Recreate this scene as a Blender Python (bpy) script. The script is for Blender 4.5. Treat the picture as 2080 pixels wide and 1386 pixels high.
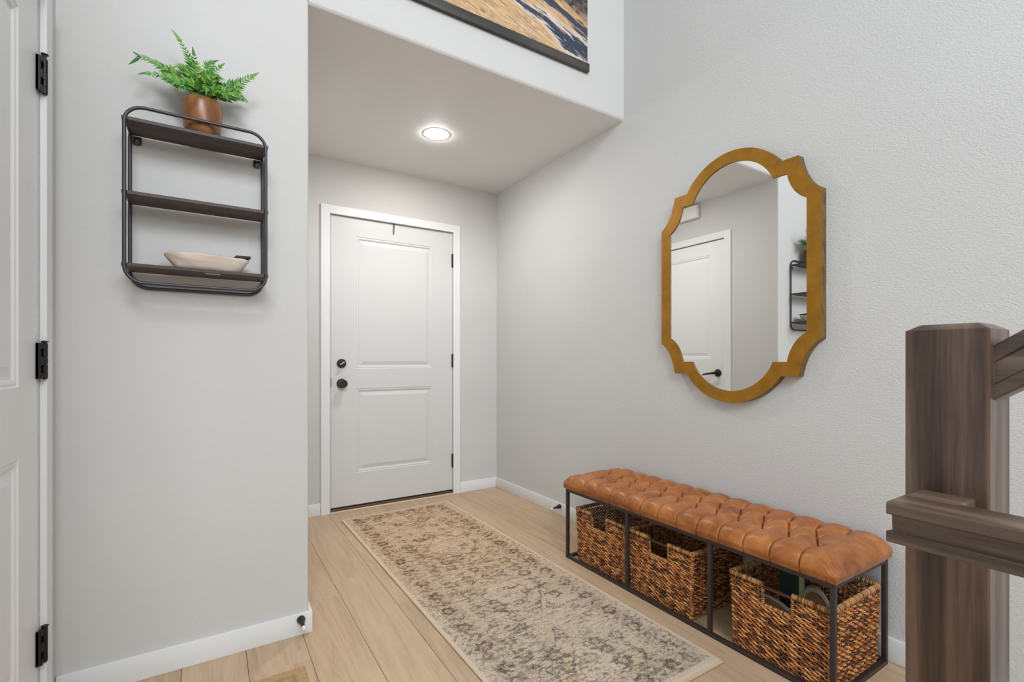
import bpy, bmesh, math, random
import numpy as np
from mathutils import Vector, Matrix
R_ = math.radians
random.seed(7)
for o in list(bpy.data.objects): bpy.data.objects.remove(o, do_unlink=True)
C = bpy.context.scene.collection

# ------------------------------------------------------------ camera, world, lights, exposure
RX, SY, DY, LX, ZS, WX = 2.0, 1.972, 3.408, 0.32, 2.4165, -0.398   # right wall, shelf wall, door wall, alcove left wall, alcove ceiling, left wall
cam_d = bpy.data.cameras.new('camera'); cam = bpy.data.objects.new('camera', cam_d); C.objects.link(cam)
cam.location = (0, 0, 1.042); cam.rotation_euler = (R_(90), 0, R_(-32.2597))
cam_d.sensor_width = 36; cam_d.lens = 971.13/2080*36; cam_d.shift_y = 39.6155/2080; cam_d.clip_start = 0.02
bpy.context.scene.camera = cam

w = bpy.data.worlds.new('world'); bpy.context.scene.world = w; w.use_nodes = True
w.node_tree.nodes['Background'].inputs[0].default_value = (0.84, 0.93, 1.0, 1)
w.node_tree.nodes['Background'].inputs[1].default_value = 1.02

def area(name, loc, target, size, power, col, spread=180):
    d = bpy.data.lights.new(name, 'AREA'); d.shape = 'RECTANGLE'; d.size, d.size_y = size
    d.energy = power; d.color = col; d.spread = R_(spread)
    o = bpy.data.objects.new(name, d); C.objects.link(o); o.location = loc
    o.rotation_euler = (Vector(target)-Vector(loc)).to_track_quat('-Z', 'Y').to_euler()
    return o
area('window_daylight', (0.9, -2.7, 3.0), (0.2, 1.97, 1.3), (1.3, 1.1), 46, (0.92, 0.96, 1.0))
area('fill_shelf_wall', (-0.5, -2.4, 4.0), (-0.1, 1.9, 2.0), (1.6, 1.2), 118, (0.92, 0.965, 1.0))  # added fill lamp, brightens the upper shelf wall
area('fill_right_wall', (-2.15, -0.9, 1.35), (2.0, 0.9, 1.1), (2.0, 2.0), 13, (0.96, 0.98, 1.0))  # added fill lamp from the left, lifts right wall and bench front
vs = bpy.context.scene.view_settings
bpy.context.scene.display_settings.display_device = 'sRGB'
vs.view_transform = 'Standard'; vs.look = 'None'; vs.gamma = 1; vs.use_curve_mapping = False; vs.exposure = -0.05

# ------------------------------------------------------------ helpers
def lin(c):
    return tuple(((v/255)/12.92 if v/255 <= 0.04045 else ((v/255+0.055)/1.055)**2.4) for v in c) + (1,)

def meshobj(name, me, mat, parent=None, smooth=False):
    o = bpy.data.objects.new(name, me); C.objects.link(o)
    if mat: me.materials.append(mat)
    if parent: o.parent = parent
    if smooth:
        for p in me.polygons: p.use_smooth = True
    return o

def fin(name, bm, mat, parent=None, smooth=False, recalc=True):
    if recalc: bmesh.ops.recalc_face_normals(bm, faces=bm.faces)
    me = bpy.data.meshes.new(name); bm.to_mesh(me); bm.free()
    o = meshobj(name, me, mat, parent, smooth)
    return o

def autosmooth(o, ang=35):
    for p in o.data.polygons: p.use_smooth = True
    try:
        with bpy.context.temp_override(object=o, active_object=o, selected_objects=[o], selected_editable_objects=[o]):
            bpy.ops.object.shade_auto_smooth(angle=R_(ang))
    except Exception:
        o.data.set_sharp_from_angle(angle=R_(ang))

def sharp(o, ang=35):
    for p in o.data.polygons: p.use_smooth = True
    o.data.set_sharp_from_angle(angle=R_(ang))

def box(bm, a, b, bevel=0, segs=2, M=None):
    r = bmesh.ops.create_cube(bm, size=1)
    vsx = r['verts']
    for v in vsx:
        v.co = Vector([(a[i]+b[i])/2 + v.co[i]*(b[i]-a[i]) for i in range(3)])
    if bevel:
        es = list({e for v in vsx for e in v.link_edges})
        rr = bmesh.ops.bevel(bm, geom=es, offset=bevel, segments=segs, affect='EDGES', profile=0.5)
        vsx = list({v for f in rr['faces'] for v in f.verts} | {v for v in vsx if v.is_valid})
    if M is not None:
        for v in vsx: v.co = M @ v.co
    return vsx

def boxobj(name, a, b, mat, parent=None, bevel=0, segs=2):
    bm = bmesh.new(); box(bm, a, b, bevel, segs)
    o = fin(name, bm, mat, parent)
    if bevel: sharp(o, 40)
    return o

def tag(o, label=None, cat=None, group=None, kind=None):
    if label: o['label'] = label
    if cat: o['category'] = cat
    if group: o['group'] = group
    if kind: o['kind'] = kind
    return o

def thing(name, loc, label, cat, group=None):
    o = bpy.data.objects.new(name, None); C.objects.link(o); o.location = loc
    o.empty_display_size = 0.05
    return tag(o, label, cat, group)

def part(o, t):     # keep world position, parent to thing at its base
    o.parent = t; o.matrix_parent_inverse = Matrix.Translation(-Vector(t.location))
    return o

def lathe(bm, prof, n=32, origin=(0, 0, 0), axis='Z', cap0=True, cap1=True):
    rings = []
    for r, h in prof:
        ring = []
        for i in range(n):
            a = 2*math.pi*i/n
            p = (r*math.cos(a), r*math.sin(a), h)
            if axis == 'X': p = (h, p[0], p[1])
            if axis == 'Y': p = (p[0], h, p[1])
            ring.append(bm.verts.new(Vector(p)+Vector(origin)))
        rings.append(ring)
    for a, b in zip(rings[:-1], rings[1:]):
        for i in range(n):
            bm.faces.new((a[i], a[(i+1) % n], b[(i+1) % n], b[i]))
    if cap0: bm.faces.new(rings[0])
    if cap1: bm.faces.new(rings[-1])
    return rings

def tube(bm, pts, r, n=10, closed=False, cap=True, radii=None):
    pts = [Vector(p) for p in pts]; N = len(pts); rings = []
    T = []
    for i in range(N):
        if closed: t = pts[(i+1) % N]-pts[i-1]
        else: t = pts[min(i+1, N-1)]-pts[max(i-1, 0)]
        T.append(t.normalized())
    up = Vector((0, 0, 1)) if abs(T[0].z) < 0.9 else Vector((0, 1, 0))
    nrm = (up-T[0]*up.dot(T[0])).normalized()
    for i in range(N):
        nrm = (nrm-T[i]*nrm.dot(T[i])).normalized(); bi = T[i].cross(nrm)
        rr = radii[i] if radii else r
        rings.append([bm.verts.new(pts[i]+(nrm*math.cos(2*math.pi*k/n)+bi*math.sin(2*math.pi*k/n))*rr) for k in range(n)])
    for i in range(N if closed else N-1):
        a, b = rings[i], rings[(i+1) % N]
        for k in range(n): bm.faces.new((a[k], a[(k+1) % n], b[(k+1) % n], b[k]))
    if cap and not closed: bm.faces.new(rings[0]); bm.faces.new(rings[-1])

def prism(bm, poly, axis, a, b):
    """extrude polygon (list of 2D) along axis between a and b; 2D are the other two coords in xyz order"""
    def mk(p, h):
        if axis == 0: return (h, p[0], p[1])
        if axis == 1: return (p[0], h, p[1])
        return (p[0], p[1], h)
    A = [bm.verts.new(mk(p, a)) for p in poly]; B = [bm.verts.new(mk(p, b)) for p in poly]
    n = len(poly)
    bm.faces.new(A); bm.faces.new(B)
    for i in range(n): bm.faces.new((A[i], A[(i+1) % n], B[(i+1) % n], B[i]))

# value noise for painted textiles and art
def hash2(ix, iy, seed):
    h = (ix.astype(np.int64)*374761393 + iy.astype(np.int64)*668265263 + seed*144665) & 0xffffffff
    h = ((h ^ (h >> 13))*1274126177) & 0xffffffff
    return ((h ^ (h >> 16)) & 0xffff)/65535.0
def vnoise(x, y, seed=0):
    ix = np.floor(x); iy = np.floor(y); fx = x-ix; fy = y-iy
    fx = fx*fx*(3-2*fx); fy = fy*fy*(3-2*fy)
    a = hash2(ix, iy, seed); b = hash2(ix+1, iy, seed); c = hash2(ix, iy+1, seed); d2 = hash2(ix+1, iy+1, seed)
    return (a*(1-fx)+b*fx)*(1-fy)+(c*(1-fx)+d2*fx)*fy
def fbm(x, y, seed=0, o=4):
    s = 0; a = 0.5; t = 0
    for i in range(o): s = s+a*vnoise(x*2**i, y*2**i, seed+i*17); t += a; a *= 0.55
    return s/t
def sstep(a, b, x):
    t = np.clip((x-a)/(b-a), 0, 1); return t*t*(3-2*t)

# ------------------------------------------------------------ materials
def new_mat(name):
    m = bpy.data.materials.new(name); m.use_nodes = True
    nt = m.node_tree; b = nt.nodes['Principled BSDF']
    return m, nt, b
def N(nt, t, **kw):
    n = nt.nodes.new(t)
    for k, v in kw.items():
        if hasattr(n, k): setattr(n, k, v)
        else: n.inputs[k].default_value = v
    return n
def ramp(nt, stops, interp='LINEAR'):
    n = nt.nodes.new('ShaderNodeValToRGB'); cr = n.color_ramp; cr.interpolation = interp
    while len(cr.elements) < len(stops): cr.elements.new(0.5)
    for e, (p, c) in zip(cr.elements, stops): e.position = p; e.color = c
    return n
def coords(nt, scale=(1, 1, 1), rnd=False):
    tc = nt.nodes.new('ShaderNodeTexCoord'); mp = nt.nodes.new('ShaderNodeMapping'); mp.inputs['Scale'].default_value = scale
    nt.links.new(tc.outputs['Object'], mp.inputs['Vector'])
    if rnd:
        oi = nt.nodes.new('ShaderNodeObjectInfo'); cx = nt.nodes.new('ShaderNodeCombineXYZ')
        mu = N(nt, 'ShaderNodeMath', operation='MULTIPLY'); mu.inputs[1].default_value = 37.0
        nt.links.new(oi.outputs['Random'], mu.inputs[0])
        for k in range(3): nt.links.new(mu.outputs[0], cx.inputs[k])
        nt.links.new(cx.outputs[0], mp.inputs['Location'])
    return mp.outputs['Vector']
def bump(nt, b, height, strength=0.3, dist=0.001):
    n = nt.nodes.new('ShaderNodeBump'); n.inputs['Strength'].default_value = strength; n.inputs['Distance'].default_value = dist
    nt.links.new(height, n.inputs['Height']); nt.links.new(n.outputs['Normal'], b.inputs['Normal'])
    return n

def paint(name, col, rough=0.5, bumpy=None, strength=0.2, spec=0.4):
    m, nt, b = new_mat(name)
    b.inputs['Base Color'].default_value = lin(col); b.inputs['Roughness'].default_value = rough
    b.inputs['Specular IOR Level'].default_value = spec
    if bumpy:
        v = coords(nt)
        n1 = N(nt, 'ShaderNodeTexNoise', Scale=bumpy, Detail=3.0, Roughness=0.55)
        nt.links.new(v, n1.inputs['Vector']); bump(nt, b, n1.outputs['Fac'], strength, 0.004)
    return m

# orange-peel drywall
def drywall(name, col, strength, dist=0.0035):
    m, nt, b = new_mat(name)
    v = coords(nt, (1, 1, 1.9))
    n1 = N(nt, 'ShaderNodeTexNoise', Scale=190.0, Detail=2.0, Roughness=0.5)
    n2 = N(nt, 'ShaderNodeTexNoise', Scale=85.0, Detail=2.0, Roughness=0.6)
    nt.links.new(v, n1.inputs['Vector']); nt.links.new(v, n2.inputs['Vector'])
    ad = N(nt, 'ShaderNodeMath', operation='ADD'); nt.links.new(n1.outputs['Fac'], ad.inputs[0]); nt.links.new(n2.outputs['Fac'], ad.inputs[1])
    n3 = N(nt, 'ShaderNodeTexNoise', Scale=1.4, Detail=3.0); nt.links.new(v, n3.inputs['Vector'])
    c = lin(col); k = 0.965
    rp = ramp(nt, [(0.3, (c[0]*k, c[1]*k, c[2]*k, 1)), (0.7, c)])
    nt.links.new(n3.outputs['Fac'], rp.inputs[0]); nt.links.new(rp.outputs[0], b.inputs['Base Color'])
    b.inputs['Roughness'].default_value = 0.62; b.inputs['Specular IOR Level'].default_value = 0.3
    bump(nt, b, ad.outputs[0], strength, dist)
    return m
M_wall = drywall('wall_paint', (205, 205, 204), 0.45)
M_wall_smooth = drywall('wall_paint_alcove', (205, 204, 202), 0.16)
M_ceil = drywall('ceiling_paint', (228, 228, 228), 0.12)
M_trim = paint('trim_white', (227, 228, 229), 0.35, 30, 0.03)
M_door = paint('door_white_dimmed', (208, 208, 207), 0.38, 40, 0.03)  # door white darkened in colour to offset the strong ceiling lamp
M_door_bright = paint('door_white_bright', (230, 231, 231), 0.38, 40, 0.03)  # same door white, lightened in colour where inner doors get little light
M_bronze = paint('dark_bronze', (52, 48, 47), 0.42, spec=0.5); M_bronze.node_tree.nodes['Principled BSDF'].inputs['Metallic'].default_value = 0.6
M_hinge = paint('hinge_bronze', (38, 35, 37), 0.38, spec=0.5); M_hinge.node_tree.nodes['Principled BSDF'].inputs['Metallic'].default_value = 0.4
M_nickel = paint('satin_metal', (170, 160, 150), 0.3); M_nickel.node_tree.nodes['Principled BSDF'].inputs['Metallic'].default_value = 0.9
M_blackmetal = paint('black_tube_metal', (66, 65, 70), 0.38, spec=0.5); M_blackmetal.node_tree.nodes['Principled BSDF'].inputs['Metallic'].default_value = 0.45
M_benchmetal = paint('bench_metal', (62, 53, 52), 0.42, 90, 0.05, 0.5); M_benchmetal.node_tree.nodes['Principled BSDF'].inputs['Metallic'].default_value = 0.35
M_black = paint('black_plastic', (30, 28, 29), 0.5)
M_rubber = paint('white_rubber', (225, 225, 225), 0.5)
M_sill = paint('brown_sill', (104, 72, 54), 0.5, 60, 0.1)
M_sillstrip = paint('beige_strip', (214, 200, 186), 0.5)
M_plastic = paint('white_plastic', (232, 230, 226), 0.4)
M_sub = paint('subfloor', (84, 66, 50), 0.8)
M_hook = paint('grey_hook', (92, 93, 95), 0.5)

def wood(name, dark, mid, light, axis_scale, scale=1.0, rough=0.45, rings=6.0, distort=5.0, bstr=0.08, grain=1.0, objvar=0.0, fine=140.0, figure=0.55, st=(0.22, 0.48, 0.78)):
    m, nt, b = new_mat(name)
    v = coords(nt, axis_scale, rnd=True)
    # large figure: noise-distorted bands
    n0 = N(nt, 'ShaderNodeTexNoise', Scale=rings, Detail=2.5, Roughness=0.5, Distortion=0.35)
    nt.links.new(v, n0.inputs['Vector'])
    mu = N(nt, 'ShaderNodeMath', operation='MULTIPLY'); mu.inputs[1].default_value = distort; nt.links.new(n0.outputs['Fac'], mu.inputs[0])
    fr = N(nt, 'ShaderNodeMath', operation='PINGPONG'); fr.inputs[1].default_value = 1.0; nt.links.new(mu.outputs[0], fr.inputs[0])
    n1 = N(nt, 'ShaderNodeTexNoise', Scale=fine, Detail=4.0, Roughness=0.65); nt.links.new(v, n1.inputs['Vector'])
    n2 = N(nt, 'ShaderNodeTexNoise', Scale=rings*0.45, Detail=2.0); nt.links.new(v, n2.inputs['Vector'])
    mx = N(nt, 'ShaderNodeMix', data_type='FLOAT'); mx.inputs[0].default_value = 1-figure
    nt.links.new(fr.outputs[0], mx.inputs[2]); nt.links.new(n1.outputs['Fac'], mx.inputs[3])
    mx2 = N(nt, 'ShaderNodeMix', data_type='FLOAT'); mx2.inputs[0].default_value = 0.35
    nt.links.new(mx.outputs[0], mx2.inputs[2]); nt.links.new(n2.outputs['Fac'], mx2.inputs[3])
    rp = ramp(nt, [(st[0], lin(dark)), (st[1], lin(mid)), (st[2], lin(light))])
    nt.links.new(mx2.outputs[0], rp.inputs[0])
    out = rp.outputs[0]
    if objvar:
        oi = nt.nodes.new('ShaderNodeObjectInfo')
        mr = N(nt, 'ShaderNodeMapRange'); mr.inputs['To Min'].default_value = 1-objvar; mr.inputs['To Max'].default_value = 1+objvar
        nt.links.new(oi.outputs['Random'], mr.inputs['Value'])
        hs = N(nt, 'ShaderNodeHueSaturation'); nt.links.new(mr.outputs[0], hs.inputs['Value']); nt.links.new(out, hs.inputs['Color']); out = hs.outputs[0]
    nt.links.new(out, b.inputs['Base Color'])
    b.inputs['Roughness'].default_value = rough
    bump(nt, b, n1.outputs['Fac'], bstr, 0.001)
    return m
M_plank = wood('oak_plank', (158, 130, 102), (191, 163, 132), (210, 185, 156), (1.0, 0.06, 1.0), rings=8.0, distort=16.0, rough=0.45, objvar=0.05, bstr=0.06, fine=170.0, figure=0.26, st=(0.18, 0.48, 0.82))
M_shelfwood = wood('dark_shelf_wood', (44, 30, 27), (62, 45, 40), (84, 66, 58), (0.12, 1, 1), rings=20, distort=3, rough=0.5)
M_newel = wood('stained_newel_wood', (48, 34, 27), (73, 54, 43), (104, 82, 67), (1, 1, 0.05), rings=26, distort=3.0, rough=0.30, fine=220.0, bstr=0.05, st=(0.34, 0.47, 0.62))
M_rail = wood('stained_rail_wood', (60, 46, 37), (86, 69, 56), (114, 95, 79), (1, 0.06, 1), rings=26, distort=3.0, rough=0.4, fine=220.0, st=(0.32, 0.48, 0.66))
M_pot = wood('turned_wood_pot', (88, 52, 24), (134, 86, 42), (168, 118, 66), (1, 1, 0.35), rings=14, distort=4, rough=0.3, fine=60)
M_dough = wood('whitewashed_wood', (150, 128, 110), (200, 184, 168), (224, 214, 203), (0.25, 1, 1), rings=20, distort=3, rough=0.7, fine=70)
M_barwood = wood('charcoal_bar_wood', (44, 42, 41), (62, 60, 58), (84, 80, 76), (0.1, 1, 1), rings=22, distort=3, rough=0.6)

# gold leaf frame
m, nt, b = new_mat('aged_gold_leaf'); M_gold = m
v = coords(nt); n1 = N(nt, 'ShaderNodeTexNoise', Scale=16.0, Detail=6.0, Roughness=0.65); nt.links.new(v, n1.inputs['Vector'])
rp = ramp(nt, [(0.25, lin((136, 92, 22))), (0.5, lin((158, 110, 26))), (0.78, lin((174, 124, 36)))]); nt.links.new(n1.outputs['Fac'], rp.inputs[0])
nt.links.new(rp.outputs[0], b.inputs['Base Color']); b.inputs['Metallic'].default_value = 0.45; b.inputs['Roughness'].default_value = 0.42
bump(nt, b, n1.outputs['Fac'], 0.15, 0.001)
m, nt, b = new_mat('aged_gold_side'); M_goldside = m
v = coords(nt, (1, 1, 0.5)); n1 = N(nt, 'ShaderNodeTexNoise', Scale=40.0, Detail=5.0, Roughness=0.65); nt.links.new(v, n1.inputs['Vector'])
rp = ramp(nt, [(0.3, lin((88, 66, 34))), (0.7, lin((140, 114, 66)))]); nt.links.new(n1.outputs['Fac'], rp.inputs[0])
nt.links.new(rp.outputs[0], b.inputs['Base Color']); b.inputs['Metallic'].default_value = 0.4; b.inputs['Roughness'].default_value = 0.5
m, nt, b = new_mat('mirror_glass'); M_mirror = m
b.inputs['Base Color'].default_value = (0.93, 0.94, 0.94, 1); b.inputs['Metallic'].default_value = 1; b.inputs['Roughness'].default_value = 0.0

# leather
m, nt, b = new_mat('tan_leather'); M_leather = m
v = coords(nt)
n1 = N(nt, 'ShaderNodeTexNoise', Scale=9.0, Detail=7.0, Roughness=0.68, Distortion=0.3); n2 = N(nt, 'ShaderNodeTexNoise', Scale=420.0, Detail=2.0); n3 = N(nt, 'ShaderNodeTexNoise', Scale=60.0, Detail=4.0)
for n in (n1, n2, n3): nt.links.new(v, n.inputs['Vector'])
rp = ramp(nt, [(0.28, lin((104, 58, 28))), (0.47, lin((154, 90, 42))), (0.70, lin((186, 120, 62)))]); nt.links.new(n1.outputs['Fac'], rp.inputs[0])
nt.links.new(rp.outputs[0], b.inputs['Base Color']); b.inputs['Roughness'].default_value = 0.36; b.inputs['Specular IOR Level'].default_value = 0.5
ad = N(nt, 'ShaderNodeMath', operation='ADD'); nt.links.new(n2.outputs['Fac'], ad.inputs[0]); nt.links.new(n3.outputs['Fac'], ad.inputs[1])
bump(nt, b, ad.outputs[0], 0.18, 0.0012)

# wicker strands: colour per strand
def strandmat(name, stops, rough=0.5):
    m, nt, b = new_mat(name)
    g = nt.nodes.new('ShaderNodeNewGeometry'); rp = ramp(nt, stops)
    v = coords(nt, (1, 1, 1)); n1 = N(nt, 'ShaderNodeTexNoise', Scale=160.0, Detail=3.0); nt.links.new(v, n1.inputs['Vector'])
    mx = N(nt, 'ShaderNodeMix', data_type='FLOAT'); mx.inputs[0].default_value = 0.25
    nt.links.new(g.outputs['Random Per Island'], mx.inputs[2]); nt.links.new(n1.outputs['Fac'], mx.inputs[3])
    nt.links.new(mx.outputs[0], rp.inputs[0]); nt.links.new(rp.outputs[0], b.inputs['Base Color'])
    b.inputs['Roughness'].default_value = rough; bump(nt, b, n1.outputs['Fac'], 0.3, 0.001)
    return m
M_wicker = strandmat('wicker_strands', [(0.14, lin((66, 40, 28))), (0.36, lin((122, 74, 42))), (0.54, lin((180, 110, 56))), (0.74, lin((206, 138, 78))), (0.92, lin((216, 166, 106)))], 0.42)
M_rim = strandmat('wicker_rim', [(0.15, lin((112, 72, 42))), (0.5, lin((170, 118, 66))), (0.88, lin((202, 158, 98)))], 0.45)
M_wickerdark = paint('wicker_base', (60, 38, 28), 0.8)
M_rod = paint('rod_handle', (92, 68, 54), 0.45)

# leaves
m, nt, b = new_mat('fern_green'); M_leaf = m
g = nt.nodes.new('ShaderNodeNewGeometry')
rp = ramp(nt, [(0.0, lin((30, 84, 34))), (0.35, lin((52, 120, 42))), (0.7, lin((98, 152, 50))), (1.0, lin((142, 180, 66)))]); nt.links.new(g.outputs['Random Per Island'], rp.inputs[0])
nt.links.new(rp.outputs[0], b.inputs['Base Color']); b.inputs['Roughness'].default_value = 0.42
b.inputs['Subsurface Weight'].default_value = 0.0
M_soil = paint('potting_moss', (44, 56, 32), 0.9, 80, 0.5)

def vcol_mat(name, rough=0.9, bs=0.4, bscale=(300, 300, 300), emis=0):
    m, nt, b = new_mat(name)
    a = nt.nodes.new('ShaderNodeAttribute'); a.attribute_name = 'Col'
    nt.links.new(a.outputs['Color'], b.inputs['Base Color']); b.inputs['Roughness'].default_value = rough
    b.inputs['Specular IOR Level'].default_value = 0.2
    v = coords(nt, bscale); n1 = N(nt, 'ShaderNodeTexNoise', Scale=1.0, Detail=3.0, Roughness=0.7); nt.links.new(v, n1.inputs['Vector'])
    bump(nt, b, n1.outputs['Fac'], bs, 0.003)
    return m
M_rug = vcol_mat('rug_pile', 0.95, 0.7, (420, 300, 300))
M_art = vcol_mat('canvas_print', 0.7, 0.15, (500, 500, 500))
M_binding = paint('cream_binding', (208, 186, 160), 0.95, 250, 0.4)
M_mat = paint('jute_mat', (182, 148, 106), 0.95, 220, 0.8)
M_tan = paint('tan_footbed', (116, 92, 62), 0.7, 90, 0.1)
M_greige = paint('grey_sole', (152, 136, 122), 0.6)
M_navy = paint('navy_fabric', (26, 40, 76), 0.8)
M_green = paint('dark_green_board', (40, 54, 48), 0.6)
M_pale = paint('pale_green_edge', (176, 178, 136), 0.7)

m, nt, b = new_mat('lamp_lens'); M_lens = m
b.inputs['Base Color'].default_value = (1, 1, 1, 1); b.inputs['Emission Color'].default_value = (1.0, 0.955, 0.91, 1); b.inputs['Emission Strength'].default_value = 280.0

# ------------------------------------------------------------ structure
def struct(o): o['kind'] = 'structure'; return o
TH = 0.12
YB = -3.2            # how far the hallway runs back behind the camera
# floor: slab + planks
slab = struct(boxobj('floor', (-2.2, YB, -0.06), (RX+TH, DY+TH, -0.012), M_sub))
PW, PX0 = 0.1895, -0.081
random.seed(11)
seams = {1: [1.79], 2: [2.217], 3: [2.351], 4: [1.993], 9: [2.21], 0: [1.35], 5: [2.62], 6: [1.71], 7: [2.95], 8: [2.47], 10: [2.78]}
plank_me = {}
def plank(x0, x1, y0, y1):
    bm = bmesh.new(); g = 0.0006
    box(bm, (x0+g, y0+g, -0.012), (x1-g, y1-g, 0.0), 0.0011, 1)
    cx, cy = (x0+x1)/2, (y0+y1)/2
    for v in bm.verts: v.co -= Vector((cx, cy, 0))
    o = fin('plank', bm, M_plank, slab); o.location = (cx, cy, 0)
for k in range(-11, 11):
    x0 = PX0+PW*k; x1 = x0+PW
    x1 = min(x1, RX-0.002)
    if x1-x0 < 0.02: continue
    s0 = seams.get(k, [0.3+random.random()*1.2])[0]
    ys = [s0]
    while ys[-1] < DY: ys.append(ys[-1]+1.22)
    while ys[0] > YB: ys.insert(0, ys[0]-1.22)
    for a, b2 in zip(ys[:-1], ys[1:]):
        a2, b3 = max(a, YB), min(b2, DY+0.02)
        if b3-a2 > 0.03: plank(x0, x1, a2, b3)

def wall_with_hole(name, axis, f0, f1, u0, u1, z0, z1, holes, mat):
    """axis=0: wall plane x, thickness f0..f1, u = y; axis=1: wall plane y, u = x"""
    bm = bmesh.new()
    def bb(ua, ub, za, zb):
        if ub-ua < 1e-6 or zb-za < 1e-6: return
        if axis == 0: box(bm, (f0, ua, za), (f1, ub, zb))
        else: box(bm, (ua, f0, za), (ub, f1, zb))
    cur = u0
    for (a, b2, top) in holes:
        bb(cur, a, z0, z1); bb(a, b2, top, z1); cur = b2
    bb(cur, u1, z0, z1)
    return struct(fin(name, bm, mat))
HC = 5.0
struct(boxobj('light_block_rear', (-2.2, YB-TH, 0), (RX+TH, YB, 2.5), M_wall))  # unseen blocker, added to keep low world light off the shelf wall
struct(boxobj('light_block_side', (-2.2-TH, 1.0, 0), (-2.2, DY+TH, 2.3), M_wall))  # unseen blocker, added to limit world light from the left
struct(boxobj('wall_right', (RX, YB, 0), (RX+TH, DY+TH, HC), M_wall))
# shelf wall, with a rounded drywall corner
bm = bmesh.new()
vsx = box(bm, (WX-TH, SY, 0), (LX, SY+TH, HC))
es = [e for e in bm.edges if abs(e.verts[0].co.x-LX) < 1e-5 and abs(e.verts[1].co.x-LX) < 1e-5 and abs(e.verts[0].co.y-SY) < 1e-5 and abs(e.verts[1].co.y-SY) < 1e-5]
bmesh.ops.bevel(bm, geom=es, offset=0.009, segments=7, affect='EDGES', profile=0.5)
o = struct(fin('wall_front', bm, M_wall_smooth))
# wall over the alcove opening (rounded lower edge) and alcove ceiling
bm = bmesh.new()
box(bm, (LX-0.0, SY, ZS), (RX, SY+TH, HC))
es = [e for e in bm.edges if all(abs(v.co.y-SY) < 1e-5 and abs(v.co.z-ZS) < 1e-5 for v in e.verts)]
bmesh.ops.bevel(bm, geom=es, offset=0.014, segments=8, affect='EDGES', profile=0.5)
o = struct(fin('wall_header', bm, M_wall_smooth)); o.data.materials.append(M_ceil)
for p in o.data.polygons:
    if p.normal.z < -0.7: p.material_index = 1
struct(boxobj('ceiling_alcove', (LX, SY+TH, ZS), (RX, DY, ZS+0.15), M_ceil))
struct(boxobj('ceiling', (-2.2, -1.2, HC), (RX+TH, DY+TH, HC+0.1), M_ceil))
DX0, DX1, DZT = 0.690, 1.607, 2.044
wall_with_hole('wall_back', 1, DY, DY+TH, LX-TH, RX+0.0, 0, ZS+0.05, [(DX0, DX1, DZT)], M_wall_smooth)
AY0, AY1 = 2.418, 3.190
wall_with_hole('wall_left_alcove', 0, LX-TH, LX, SY+TH, DY, 0, ZS+0.05, [(AY0, AY1, 2.064)], M_wall_smooth)
LY0, LY1 = 0.985, 1.800
wall_with_hole('wall_left', 0, WX-TH, WX, 0.70, SY, 0, HC, [(LY0, LY1, 2.05)], M_wall)

# baseboards
BH, BT = 0.082, 0.012
def baseboard(name, pts, flip=False):
    pass
def bb_box(name, a, b2):
    return struct(boxobj(name, a, b2, M_trim, bevel=0.0025, segs=2))
bb_box('baseboard_right', (RX-BT, YB, 0.0), (RX, DY, BH))
bb_box('baseboard_back', (1.664, DY-BT, 0.0), (RX-BT-0.0003, DY, BH))
bb_box('baseboard_back.001', (LX+BT, DY-BT, 0.0), (0.6255, DY, BH))
bb_box('baseboard_front', (WX+0.002, SY-BT, 0.0), (LX+BT, SY, BH))
bb_box('baseboard_alcove', (LX, SY+0.0005, 0.0), (LX+BT, 2.356, BH))

# casings
def casing_y(name, x0, x1, top, y, wdt=0.057, t=0.015, z1=None):
    """frame around an opening in a y-plane wall, face toward -y"""
    bm = bmesh.new()
    box(bm, (x0, y-t, 0), (x0+wdt, y, top), 0.0015, 1); box(bm, (x1-wdt, y-t, 0), (x1, y, top), 0.0015, 1)
    box(bm, (x0+wdt, y-t, top-wdt), (x1-wdt, y, top), 0.0015, 1)
    return struct(fin(name, bm, M_trim))
def casing_x(name, y0, y1, top, x, wdt=0.057, t=0.015):
    bm = bmesh.new()
    box(bm, (x, y0, 0), (x+t, y0+wdt, top), 0.0015, 1); box(bm, (x, y1-wdt, 0), (x+t, y1, top), 0.0015, 1)
    box(bm, (x, y0+wdt, top-wdt), (x+t, y1-wdt, top), 0.0015, 1)
    return struct(fin(name, bm, M_trim))
casing_y('trim_1', 0.6275, 1.6615, 2.0985, DY)
casing_x('trim_2', 2.356, 3.252, 2.12, LX)
casing_x('trim_3', 0.93, 1.866, 2.107, WX)
# jambs inside openings
def jamb_y(name, x0, x1, top, y0, y1, t=0.018):
    bm = bmesh.new()
    box(bm, (x0, y0, 0), (x0+0.003, y1, top)); box(bm, (x1-0.003, y0, 0), (x1, y1, top)); box(bm, (x0, y0, top-0.003), (x1, y1, top))
    return struct(fin(name, bm, M_trim))
jamb_y('trim_4', DX0-0.001, DX1+0.001, DZT+0.001, DY+0.0005, DY+TH)

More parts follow.
